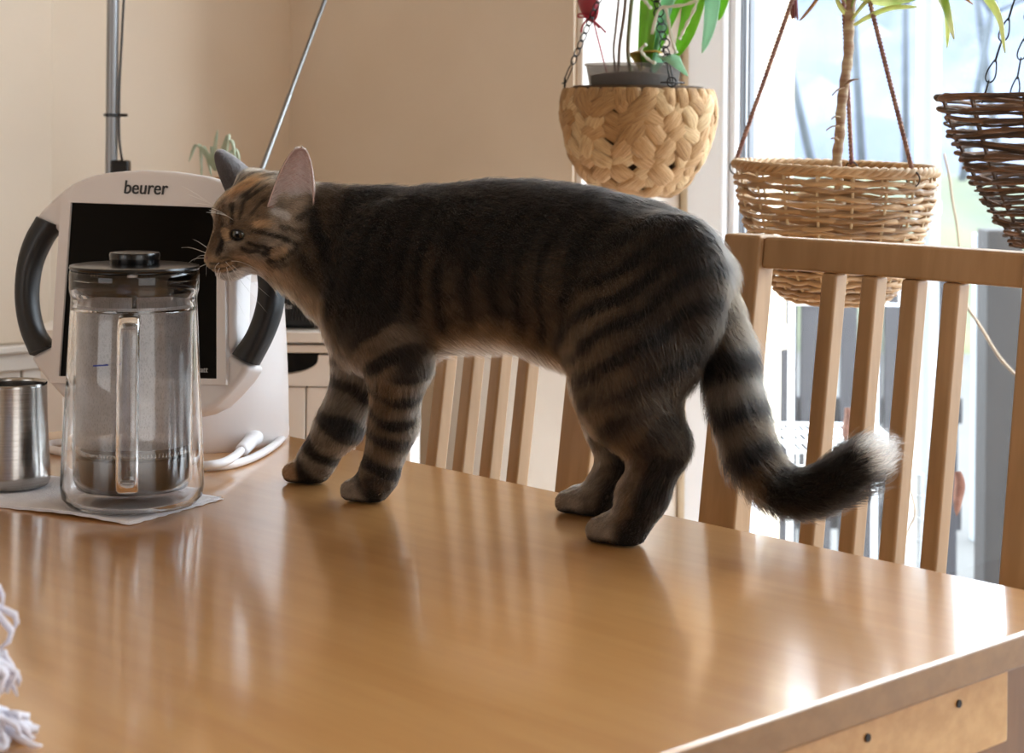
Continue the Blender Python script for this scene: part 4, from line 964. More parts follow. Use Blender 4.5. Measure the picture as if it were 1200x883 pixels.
# plank fence / uprights, each board on its own
def upright(name, pxa, pxb, ytop, D, m, lab, cat, dy=.03, par=None):
    a, c = atD(pxa, 500, D), atD(pxb, 500, D); zt = float(atD((pxa + pxb) / 2, ytop, D)[2])
    b = MB(); b.box((a[0], D, GZ), ex * (c[0] - a[0]), ey * dy, ez * (zt - GZ))
    o = b.build(name, m, par, bevel=.004)
    if par is None: tag(o, lab, cat)
    return o
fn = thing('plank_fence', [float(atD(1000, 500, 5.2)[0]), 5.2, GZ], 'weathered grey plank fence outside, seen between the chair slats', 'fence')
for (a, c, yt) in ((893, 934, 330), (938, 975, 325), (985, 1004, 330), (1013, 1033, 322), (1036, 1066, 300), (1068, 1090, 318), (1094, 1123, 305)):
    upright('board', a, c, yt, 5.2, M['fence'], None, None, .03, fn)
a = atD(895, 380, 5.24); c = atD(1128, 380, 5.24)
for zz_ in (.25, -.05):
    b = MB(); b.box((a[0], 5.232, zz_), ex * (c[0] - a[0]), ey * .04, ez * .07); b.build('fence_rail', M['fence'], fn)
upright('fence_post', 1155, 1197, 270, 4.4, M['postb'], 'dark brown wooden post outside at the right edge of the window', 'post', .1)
upright('bright_gap_strip', 1140, 1153, 274, 6.0, M['pipe'], 'pale upright strip added outside for the bright gap beside the dark post', 'stake', .03)  # added pale upright, stands in for the bright background gap
# downpipe with bracket
dpx = atD(1087, 200, 3.55)
dp = thing('downpipe', [dpx[0], 3.55, GZ], 'white drainpipe standing outside the window right of the wicker basket', 'pipe')
b = MB(); b.lathe([(0, 0), (.0235, 0), (.0235, 3.2), (0, 3.2)], [dpx[0], 3.55, GZ], 32); b.build('pipe', M['pipe'], dp, auto=50)
for yy in (243, 560):
    zb_ = float(atD(1087, yy, 3.55)[2]) - GZ
    b = MB(); b.lathe([(.0237, zb_ - .012), (.0268, zb_ - .012), (.0268, zb_ + .012), (.0237, zb_ + .012)], [dpx[0], 3.55, GZ], 32); b.build('bracket', M['pipe'], dp, auto=50)
# white wire rack
rk0, rk1 = atD(928, 345, 3.15), atD(1068, 345, 3.15)
rk = thing('wire_rack', [(rk0[0] + rk1[0]) / 2, 3.25, GZ], 'white wire shelf rack standing outside behind the near chair\'s slats', 'rack')
def wire(p, q, r, name='wire', par=rk): b = MB(); b.tube([p, q], r, 6); return b.build(name, M['rackw'], par, smooth=True)
za = float(atD(1000, 338, 3.15)[2]); zb2 = float(atD(1000, 357, 3.15)[2]); zs2 = float(atD(960, 530, 3.15)[2])
xa, xb = rk0[0], rk1[0]
for (x, y) in ((xa, 3.15), (xb, 3.15), (xa, 3.45), (xb, 3.45)): wire([x, y, GZ], [x, y, za + .03], .006, 'upright')
for y in (3.15, 3.45):
    for z in (za, zb2): wire([xa, y, z], [xb, y, z], .0032, 'rim_wire')
    for k in range(11): x = xa + (xb - xa) * k / 10; wire([x, y, zb2], [x, y, za], .0022, 'basket_wire')
for k in range(17): x = xa + (xb - xa) * k / 16; wire([x, 3.15, zs2], [x, 3.45, zs2], .0018, 'shelf_wire'); wire([x, 3.15, zs2 - .025], [x, 3.15, zs2], .0018, 'shelf_wire')
for y in (3.15, 3.25, 3.35, 3.45): wire([xa, y, zs2], [xb, y, zs2], .003, 'rim_wire')
wire([xa, 3.15, zs2 - .025], [xb, 3.15, zs2 - .025], .003, 'rim_wire')
# slim jointed metal pole of a cold frame
jp = atD(1078, 560, 3.0)
b = MB(); prof = [(0, 0)]
for k in range(22): z = k * .035; prof += [(.0055, z), (.0055, z + .028), (.0072, z + .029), (.0072, z + .034)]
b.lathe(prof + [(0, prof[-1][1])], [jp[0], 3.0, GZ], 14); tag(b.build('ribbed_pole', M['pipe'], smooth=False, auto=30), 'slim pale ribbed pole outside, seen between the last two slats of the near chair', 'pole')
# twig and dead leaves against the glass
tp = [onC(x, y, CG + .12) for x, y in ((1128, 352), (1150, 385), (1162, 405), (1176, 425), (1200, 448), (1230, 470))]
b = MB(); b.tube(smoothpath(tp, 24), [.0022 + .0006 * (i % 7 == 0) for i in range(25)], 6); tag(b.build('bare_twig', M['twig'], smooth=True), 'bare twig slanting across the glass below the near chair\'s top rail', 'twig')
tp = [onC(x, y, CG + .16) for x, y in ((1106, 180), (1112, 205), (1116, 235), (1121, 262), (1124, 290), (1128, 352))]
b = MB(); b.tube(smoothpath(tp, 24), .0018, 6); tag(b.build('bare_twig', M['twig'], smooth=True), 'thin upright twig outside, seen between wicker and vine baskets', 'twig')
tp = [onC(x, y, CG + .14) for x, y in ((1055, 640), (1066, 618), (1072, 600), (1066, 570), (1060, 545))]
b = MB(); b.tube(smoothpath(tp, 20), .0018, 6); tag(b.build('bare_twig', M['twig'], smooth=True), 'small bent twig outside, low beside the ribbed pole', 'twig')
l1 = strap_leaf([onC(x, y, CG + .10) for x, y in ((1121, 553), (1123, 568), (1121, 585), (1121, 605))], .0085, M['deadleaf'], None, 'dead_leaf', .5, 12, UD); tag(l1, 'curled reddish dead leaf outside, near the last chair post', 'leaf')
l1 = strap_leaf([onC(x, y, CG + .10) for x, y in ((992, 478), (993, 490), (990, 505), (991, 520))], .0075, M['deadleaf'], None, 'dead_leaf', .5, 12, UD); tag(l1, 'pale pinkish dead leaf outside, above the cat\'s tail tip', 'leaf')
# ================================================================ the cat: one continuous body surface from a smooth implicit skeleton
PW = {k: onZ(*q) for k, q in dict(RF=(360, 566), LF=(428, 588), RH=(690, 603), LH=(728, 638)).items()}
MFp, MHp = (PW['RF'] + PW['LF']) / 2, (PW['RH'] + PW['LH']) / 2
ch = MFp - MHp; ch[2] = 0; ch /= np.linalg.norm(ch); clat = np.array([-ch[1], ch[0], 0]); cup = np.array([0, 0, 1.0])   # forward, left (towards the camera), up
CO = (MFp + MHp) / 2; CO[2] = TZ
CB = np.array([ch, clat, cup])          # rows
def to_cat(w): return (np.asarray(w) - CO) @ CB.T
def from_cat(p): return np.asarray(p) @ CB + CO
def cp(px, py, lat=0.0):
    """cat coordinates of the point seen at this pixel, at that offset to the cat's left"""
    return to_cat(onPl(px, py, CO + clat * lat, clat))
def vec(w): return np.asarray(w) @ CB.T

# torso and neck as stations: column px, top py, bottom py, half width
TOR = [(336, 228, 336, .026), (356, 220, 350, .029), (380, 217, 376, .033), (402, 217, 402, .039), (425, 216, 424, .046), (450, 217, 434, .052), (480, 221, 428, .053), (515, 215, 416, .056), (560, 211, 409, .059), (605, 210, 409, .060), (650, 213, 424, .059), (690, 218, 436, .058), (730, 226, 436, .057), (768, 238, 420, .054), (796, 256, 398, .045), (814, 284, 360, .030)]
ta = []; tt_ = []; tb_ = []; tw_ = []
for (px, a, c, w) in TOR:
    q1, q2 = cp(px, a + 3), cp(px, c - 4); ta.append((q1[0] + q2[0]) / 2); tt_.append(q1[2]); tb_.append(q2[2]); tw_.append(w)
o_ = np.argsort(ta); ta, tt_, tb_, tw_ = [np.array(q)[o_] for q in (ta, tt_, tb_, tw_)]
def dense(y):
    P = smoothpath(np.stack([ta, y, y * 0], 1), 240); return P[:, 0], P[:, 1]
dx_, dt_ = dense(tt_); _, db_ = dense(tb_); _, dw_ = dense(tw_)
A_MIN, A_MAX = ta[0], ta[-1]
def torso(P):
    a = np.clip(P[..., 0], A_MIN, A_MAX); top = np.interp(a, dx_, dt_); bot = np.interp(a, dx_, db_); w = np.interp(a, dx_, dw_)
    c = (top + bot) / 2; h = (top - bot) / 2; ex_ = (P[..., 0] - a)
    zz = (P[..., 2] - c) / h
    w = w * (1 - .16 * np.clip(zz, 0, 1) ** 2 - .10 * np.clip(-zz, 0, 1) ** 2)
    q = np.sqrt((P[..., 1] / w) ** 2 + zz ** 2 + (ex_ / .03) ** 2)
    return (q - 1) * np.minimum(w, h) * .9
def capsule(P, a, b, ra, rb, flat=None):
    ab = b - a; L2 = ab @ ab; t = np.clip(((P - a) @ ab) / L2, 0, 1)
    d = np.linalg.norm(P - a - t[..., None] * ab, axis=-1); return d - (ra + (rb - ra) * t)
def ellipsoid(P, c, R, r):
    q = (P - c) @ R.T; k0 = np.linalg.norm(q / r, axis=-1); k1 = np.linalg.norm(q / (np.asarray(r) ** 2), axis=-1) + 1e-9
    return k0 * (k0 - 1) / k1
PR = []   # (group, kind, args, k)
I3 = np.eye(3)
def cap(group, a, b, ra, rb, k=.012): PR.append((group, 'c', (np.asarray(a, float), np.asarray(b, float), ra, rb), k))
def ell(group, c, R, r, k=.010, sub=False): PR.append((group, 'e' if not sub else 's', (np.asarray(c, float), R, np.asarray(r, float)), k))
def rotxz(deg):   # axes turned in the fore-aft/up plane
    a = math.radians(deg); return np.array([[math.cos(a), 0, math.sin(a)], [0, 1, 0], [-math.sin(a), 0, math.cos(a)]])

# paw centres in cat coordinates
PC = {k: to_cat(v) for k, v in PW.items()}
def paw(g, c, fwd, s=1.0):
    f = np.array([math.cos(fwd), math.sin(fwd), 0]); l = np.array([-f[1], f[0], 0]); R = np.array([f, l, cup])
    ell(g, c + [0, 0, .0118 * s], R, (.0185 * s, .0145 * s, .0120 * s), .006)
    for k in (-1.5, -.5, .5, 1.5):
        q = c + f * (.0142 - .0022 * abs(k) ** 1.5) * s + l * .0074 * k * s
        ell(g, q + [0, 0, .0090 * s], R, (.0112 * s, .0047 * s, .0100 * s), .0012)
# front near (left) leg
lf = PC['LF'][1]; rf = PC['RF'][1]; lh = PC['LH'][1]; rh = PC['RH'][1]
ell('torso', cp(447, 330, .030), rotxz(-62), (.072, .026, .043), .02)           # near shoulder
ell('torso', cp(440, 330, -.030), rotxz(-62), (.072, .026, .043), .02)
cap('legLF', cp(452, 385, .036), cp(468, 432, .036), .032, .0235, .02)
cap('legLF', cp(467, 430, .036), cp(461, 500, .8 * lf + .2 * .036), .0235, .0175, .012)
cap('legLF', cp(461, 498, .8 * lf + .007), cp(444, 558, lf), .0185, .0150, .010)
cap('legLF', cp(444, 556, lf), cp(434, 574, lf), .0150, .0135, .008)
paw('legLF', cp(431, 580, lf) * [1, 1, 0], -.15)
# front far (right) leg
cap('legRF', cp(428, 390, -.034), cp(432, 432, -.036), .030, .025, .02)
cap('legRF', cp(430, 430, -.036), cp(398, 500, rf), .0265, .0190, .012)
cap('legRF', cp(398, 498, rf), cp(370, 540, rf), .0190, .0155, .010)
cap('legRF', cp(372, 540, rf), cp(364, 553, rf), .0155, .0140, .008)
paw('legRF', cp(362, 559, rf) * [1, 1, 0], .0)
# hind near (left) leg
ell('thigh', cp(758, 368, .034), rotxz(-58), (.085, .030, .056), .022)
cap('thigh', cp(742, 400, .040), cp(738, 462, .044), .046, .036, .022)
cap('legLH', cp(732, 460, .044), cp(768, 520, .9 * lh), .032, .0190, .016)
cap('legLH', cp(745, 475, .044), cp(768, 512, .9 * lh), .028, .022, .014)
cap('legLH', cp(776, 523, lh), cp(754, 580, lh), .0180, .0180, .010)
cap('legLH', cp(754, 580, lh), cp(733, 626, lh), .0180, .0150, .008)
ell('legLH', cp(781, 522, lh), rotxz(50), (.018, .010, .012), .010)
paw('legLH', cp(724, 632, lh) * [1, 1, 0], -.1, 1.05)
# hind far (right) leg
ell('thigh', cp(752, 368, -.032), rotxz(-58), (.082, .028, .054), .022)
cap('thigh', cp(752, 400, -.038), cp(733, 458, -.040), .040, .030, .022)
cap('legRH', cp(722, 462, -.040), cp(728, 535, rh), .034, .0200, .014)
cap('legRH', cp(732, 538, rh), cp(712, 575, rh), .0185, .0175, .010)
cap('legRH', cp(712, 574, rh), cp(694, 596, rh), .0170, .0150, .008)
ell('legRH', cp(736, 538, rh), rotxz(50), (.016, .010, .011), .010)
paw('legRH', cp(684, 598, rh) * [1, 1, 0], .0, 1.0)
# tail
TAIL = [(778, 292, 0), (808, 314, 0), (830, 356, .0), (847, 405, .0), (859, 455, .0), (870, 505, .0), (890, 548, .0), (920, 575, .0), (955, 577, .0), (988, 560, .0), (1010, 543, .0), (1020, 536, 0)]
TP = smoothpath([cp(*q) for q in TAIL], 30)
TR = np.interp(np.linspace(0, 1, 31), [0, .10, .3, .6, .85, .96, 1], [.022, .0225, .0180, .0150, .0135, .0100, .006])
for i in range(30): cap('tail', TP[i], TP[i + 1], TR[i], TR[i + 1], .004 if i > 2 else .016)

# head frame: yaw towards the camera, nose down, rolled near side down
yw = math.radians(31); HF = np.array([-math.cos(yw), -math.sin(yw), 0]); HL = np.array([math.sin(yw), -math.cos(yw), 0.0]); HU = np.array([0, 0, 1.0])
def rotv(v, ax, a): return np.asarray(Matrix.Rotation(a, 3, Vector(ax)) @ Vector(v))
rl = math.radians(-13)                       # near side down
HL, HU = rotv(HL, HF, rl), rotv(HU, HF, rl)
if HL[2] > 0: HL, HU = rotv(HL, HF, -2 * rl), rotv(HU, HF, -2 * rl)
pt = math.radians(13)
HF, HU = rotv(HF, HL, pt), rotv(HU, HL, pt)
if HF[2] > 0: HF, HU = rotv(HF, HL, -2 * pt), rotv(HU, HL, -2 * pt)
HS = 1.0
eye_w = atD(283, 273, 1.630)                 # near eye in the world
H0 = eye_w - HL * .0205 * HS + HF * .002
HR = np.array([vec(HF), vec(HL), vec(HU)])
def hp(f, l, u): return to_cat(H0 + (HF * f + HL * l + HU * u) * .01 * HS)
def hell(c, r, k=.008, sub=False, R=None): ell('head', hp(*c), HR if R is None else R, np.array(r) * .01 * HS, k, sub)
hell((-3.5, 0, .75), (4.1, 3.5, 3.0), .010)            # skull
hell((-1.5, 0, 1.15), (2.5, 2.6, 1.9), .010)           # forehead
for s in (-1, 1):
    hell((-2.7, 2.2 * s, -1.5), (2.6, 1.75, 2.0), .012)  # cheeks
    hell((-.35, 1.75 * s, .95), (1.25, 1.0, .65), .007)  # brow
    hell((-.1, 1.55 * s, -1.25), (1.4, .85, .9), .008)   # below the eye
    hell((1.35, .74 * s, -2.85), (1.12, .98, .88), .004)   # whisker pads
cap('head', hp(-.6, 0, 1.1), hp(1.55, 0, -1.55), .0150 * HS, .0072 * HS, .007)     # bridge of the nose
hell((.7, 0, -2.5), (1.7, 1.35, 1.35), .007)
hell((2.05, 0, -2.15), (.50, .52, .42), .003)          # nose
hell((.75, 0, -3.95), (1.05, .92, .62), .004)         # chin
cap('head', hp(-3.2, 0, -2.5), hp(.2, 0, -3.55), .0200 * HS, .0100 * HS, .010)    # jaw
for s in (-1, 1): hell((.42, 2.15 * s, .02), (.85, .80, .62), .004, sub=True)     # eye sockets
# mouth groove
MOU = [hp(1.85, 0, -3.62), hp(1.5, .75, -3.58), hp(.75, 1.3, -3.5), hp(-.3, 1.65, -3.2)]
# ear mounds
for s in (-1, 1): hell((-3.3, 2.4 * s, 2.6), (1.3, 1.2, 1.3), .010)
cap('neck', hp(-4.6, 0, -.6), cp(395, 295), .033, .042, .022)

RES = .0023
lo_ = np.array([1e9] * 3); hi_ = -lo_
for g, kd, ar, k in PR:
    if kd == 'c': c1 = np.minimum(ar[0] - ar[2], ar[1] - ar[3]); c2 = np.maximum(ar[0] + ar[2], ar[1] + ar[3])
    else: m_ = ar[2].max(); c1 = ar[0] - m_; c2 = ar[0] + m_
    lo_ = np.minimum(lo_, c1); hi_ = np.maximum(hi_, c2)
lo_ = np.minimum(lo_, [A_MIN - .03, -.07, 0]) - .012; hi_ = np.maximum(hi_, [A_MAX + .03, .07, tt_.max()]) + .012; lo_[2] = -.008
shp = np.ceil((hi_ - lo_) / RES).astype(int) + 1
ax_ = [lo_[i] + RES * np.arange(shp[i]) for i in range(3)]
FLD = np.full(shp, .04, np.float32)
def block(c1, c2):
    i1 = np.maximum(0, np.floor((c1 - lo_) / RES).astype(int)); i2 = np.minimum(shp, np.ceil((c2 - lo_) / RES).astype(int) + 1)
    sl = tuple(slice(a, b_) for a, b_ in zip(i1, i2)); G = np.stack(np.meshgrid(*[ax_[i][sl[i]] for i in range(3)], indexing='ij'), -1); return sl, G
def smin(a, b_, k):
    h = np.clip(.5 + .5 * (b_ - a) / k, 0, 1); return b_ + (a - b_) * h - k * h * (1 - h)
sl, G = block(np.array([A_MIN - .04, -.09, tb_.min() - .03]), np.array([A_MAX + .04, .09, tt_.max() + .03])); FLD[sl] = np.minimum(FLD[sl], torso(G))
def ev(kd, ar, G): return capsule(G, *ar) if kd == 'c' else ellipsoid(G, *ar)
for g, kd, ar, k in PR:
    if kd == 'c': c1 = np.minimum(ar[0] - ar[2], ar[1] - ar[3]); c2 = np.maximum(ar[0] + ar[2], ar[1] + ar[3])
    else: m_ = ar[2].max(); c1 = ar[0] - m_; c2 = ar[0] + m_
    mg = .022 + k; sl, G = block(c1 - mg, c2 + mg); d = ev(kd, ar, G)
    FLD[sl] = smin(FLD[sl], d, k) if kd != 's' else -smin(-FLD[sl], d, k)
for a, b_ in zip(MOU[:-1], MOU[1:]):
    for mir in (1, -1):
        def mm(p):
            q = (from_cat(p) - H0); l = q @ HL; return to_cat(H0 + q - HL * l + HL * l * mir)
        A_, B_ = mm(a), mm(b_); sl, G = block(np.minimum(A_, B_) - .012, np.maximum(A_, B_) + .012); FLD[sl] = -smin(-FLD[sl], capsule(G, A_, B_, .0012, .0010), .003)
zf = ax_[2][None, None, :]
FLD = np.maximum(FLD, (.0012 - zf).astype(np.float32))     # soles flat on the table

def surface_nets(F):
    ins = F < 0; nx, ny, nz = F.shape
    cnt = np.zeros((nx - 1, ny - 1, nz - 1), np.int8)
    for a in (0, 1):
        for b_ in (0, 1):
            for c in (0, 1): cnt += ins[a:nx - 1 + a, b_:ny - 1 + b_, c:nz - 1 + c]
    act = (cnt > 0) & (cnt < 8); idx = np.full(act.shape, -1, np.int64); ijk = np.argwhere(act); idx[act] = np.arange(len(ijk))
    acc = np.zeros((len(ijk), 3)); num = np.zeros(len(ijk))
    cor = np.array([(a, b_, c) for a in (0, 1) for b_ in (0, 1) for c in (0, 1)])
    val = [F[ijk[:, 0] + c[0], ijk[:, 1] + c[1], ijk[:, 2] + c[2]] for c in cor]
    for p in range(8):
        for q in range(p + 1, 8):
            if np.abs(cor[p] - cor[q]).sum() != 1: continue
            m_ = (val[p] < 0) != (val[q] < 0); t = np.where(m_, val[p] / (val[p] - val[q] + 1e-12), 0)
            pos = cor[p] + t[:, None] * (cor[q] - cor[p]); acc[m_] += pos[m_]; num += m_
    V = ijk + acc / num[:, None]
    faces = []
    for ax in range(3):
        o1, o2 = [i for i in range(3) if i != ax]
        sA = [slice(None)] * 3; sB = [slice(None)] * 3; sA[ax] = slice(0, -1); sB[ax] = slice(1, None)
        a, b_ = ins[tuple(sA)], ins[tuple(sB)]; e = np.argwhere(a != b_); s = a[tuple(e.T)]
        ok = (e[:, o1] > 0) & (e[:, o2] > 0) & (e[:, o1] < F.shape[o1] - 1) & (e[:, o2] < F.shape[o2] - 1); e = e[ok]; s = s[ok]
        def g(d1, d2):
            q = e.copy(); q[:, o1] -= d1; q[:, o2] -= d2; return idx[q[:, 0], q[:, 1], q[:, 2]]
        Q = np.stack([g(1, 1), g(0, 1), g(0, 0), g(1, 0)], 1)
        if ax == 1: s = ~s
        Q = np.where(s[:, None], Q, Q[:, ::-1]); faces.append(Q)
    return V, np.concatenate(faces)
CV, CFc = surface_nets(FLD)
CV = lo_ + CV * RES
# light smoothing away from face and paws
ed = np.concatenate([CFc[:, [0, 1]], CFc[:, [1, 2]], CFc[:, [2, 3]], CFc[:, [3, 0]]])
deg_ = np.bincount(ed.ravel(), minlength=len(CV)).astype(float)
for it in range(3):
    acc = np.zeros_like(CV)
    for k in range(3):
        acc[:, k] = np.bincount(ed[:, 0], CV[ed[:, 1], k], len(CV)) + np.bincount(ed[:, 1], CV[ed[:, 0], k], len(CV))
    nb_ = acc / deg_[:, None]; f_ = .5 * np.clip((CV[:, [2]] - .012) / .02, .12, 1)
    CV = CV + (nb_ - CV) * f_
CV[:, 2] = np.maximum(CV[:, 2], .0012)

def surf(px, py, t0=1.35, t1=1.9):
    """depth at which the ray through this pixel first meets the body"""
    ts = np.arange(t0, t1, .001); P = to_cat(CAM + ray(px, py)[None] * ts[:, None]); i = np.round((P - lo_) / RES).astype(int); ok = ((i >= 0) & (i < shp)).all(1)
    v = np.full(len(ts), .04); v[ok] = FLD[i[ok, 0], i[ok, 1], i[ok, 2]]; k = np.argmax(v < 0); return float(ts[k]) if v[k] < 0 else None
EYE0 = atD(282.5, 273, surf(283, 273) + .0052); EYQ = np.array([(EYE0 - H0) @ HF, (EYE0 - H0) @ HL, (EYE0 - H0) @ HU])
def face_pt(px, py):
    w = atD(px, py, (surf(px, py) or 1.64)); q = (w - H0) * 100 / HS; return np.array([q @ HF, abs(q @ HL), q @ HU])
MARKS = [(w_k, a_k, [face_pt(*q) for q in pts]) for w_k, a_k, pts in (
    (.11, .95, ((296, 271), (312, 273), (330, 278), (345, 285), (357, 287))), (.10, .9, ((291, 284), (300, 288), (312, 289))), (.13, .85, ((284, 291), (292, 295), (304, 293))),
    (.20, .9, ((310, 297), (318, 293))), (.20, .9, ((316, 306), (330, 303), (341, 298), (348, 292))), (.12, .8, ((322, 313), (335, 311), (346, 305))),
    (.15, .85, ((271, 262), (273, 250), (272, 240))), (.13, .8, ((281, 256), (284, 246), (286, 236))), (.14, .8, ((263, 280), (258, 290), (256, 298))), (.12, .7, ((294, 252), (304, 240), (312, 232))), (.16, .85, ((290, 232), (302, 224), (312, 220))),
    (.10, .9, ((259, 305), (265, 303), (272, 304))), (.09, .9, ((262, 310), (270, 308), (277, 309))),
    (.26, -.8, ((264, 271), (267, 277))), (.30, -.55, ((322, 298), (334, 294))), (.25, -.5, ((300, 262), (318, 262))), (.5, -.45, ((290, 306), (305, 312))), (.24, -1.1, ((322, 246), (338, 254))), (.30, .75, ((352, 256), (366, 250))), (.14, .7, ((330, 266), (346, 270), (360, 272))))]
# ---- anatomy weights, flow and coat, as functions of position
GR = ['torso', 'neck', 'head', 'thigh', 'legLF', 'legRF', 'legLH', 'legRH', 'tail']
LEGPATH = dict(legLF=[cp(452, 385, .036), cp(473, 432, .036), cp(461, 500, lf), cp(444, 558, lf), PC['LF'] + [.012, 0, 0]],
               legRF=[cp(428, 390, -.034), cp(432, 432, -.036), cp(398, 500, rf), cp(370, 540, rf), PC['RF'] + [.012, 0, 0]],
               legLH=[cp(735, 400, .04), cp(720, 460, .044), cp(780, 522, lh), cp(757, 580, lh), PC['LH'] + [.014, 0, 0]],
               legRH=[cp(728, 400, -.04), cp(702, 466, -.04), cp(732, 537, rh), cp(712, 575, rh), PC['RH'] + [.014, 0, 0]],
               tail=[TP[i] for i in range(0, 31, 2)] + [TP[30] * 2 - TP[28] + (TP[30] - TP[28]) / np.linalg.norm(TP[30] - TP[28]) * .03])
def along(P, path):
    path = np.array(path); best = np.full(len(P), 1e9); arc = np.zeros(len(P)); tan = np.zeros_like(P); s0 = 0
    for a, b_ in zip(path[:-1], path[1:]):
        ab = b_ - a; L = np.linalg.norm(ab); t = np.clip((P - a) @ ab / L ** 2, 0, 1); d = np.linalg.norm(P - a - t[:, None] * ab, axis=1); m_ = d < best
        best[m_] = d[m_]; arc[m_] = s0 + t[m_] * L; tan[m_] = ab / L; s0 += L
    return arc, tan, s0
def groups(P):
    D = {g: np.full(len(P), .5) for g in GR}; D['torso'] = torso(P)
    for g, kd, ar, k in PR:
        if kd == 's': continue
        D[g] = np.minimum(D[g], ev(kd, ar, P))
    Wt = np.stack([np.exp(-np.clip(D[g], -.004, 1) / .006) for g in GR], 1)
    return Wt / Wt.sum(1)[:, None]
def hash3(P, s):
    """cheap smooth noise"""
    o = np.zeros(len(P)); rg = np.random.default_rng(int(s))
    for k in range(5):
        w = rg.normal(size=3); w /= np.linalg.norm(w); f = rg.uniform(.7, 1.5); o += np.sin(P @ w * f + rg.uniform(0, 6.28) + .7 * np.sin(P @ rg.normal(size=3) * .6))
    return o / 2.6
def flow(P, Wt):
    T = np.zeros_like(P)
    T += Wt[:, [0]] * np.array([-1, 0, -.30]); T += Wt[:, [1]] * np.array([-1, 0, -.25])
    nose = hp(2.4, 0, -2.0); d = P - nose; d /= np.linalg.norm(d, axis=1)[:, None] + 1e-9; T += Wt[:, [2]] * (d + vec(-HF) * .4)
    T += Wt[:, [3]] * np.array([-.55, 0, -1])
    for g in ('legLF', 'legRF', 'legLH', 'legRH', 'tail'):
        _, tn, _ = along(P, LEGPATH[g]); T += Wt[:, [GR.index(g)]] * tn
    return T
def S_(x, a, b_): t = np.clip((x - a) / (b_ - a), 0, 1); return t * t * (3 - 2 * t)
def mixc(a, b_, t): return a + (b_ - a) * t[:, None]
BLK = np.array([.007, .006, .0055]); DRK = np.array([.013, .010, .0085]); BRN = np.array([.080, .055, .035]); GRY = np.array([.115, .094, .074]); BUF = np.array([.27, .175, .10]); ORG = np.array([.24, .11, .04]); WHT = np.array([.80, .76, .72]); PNK = np.array([.55, .33, .28])
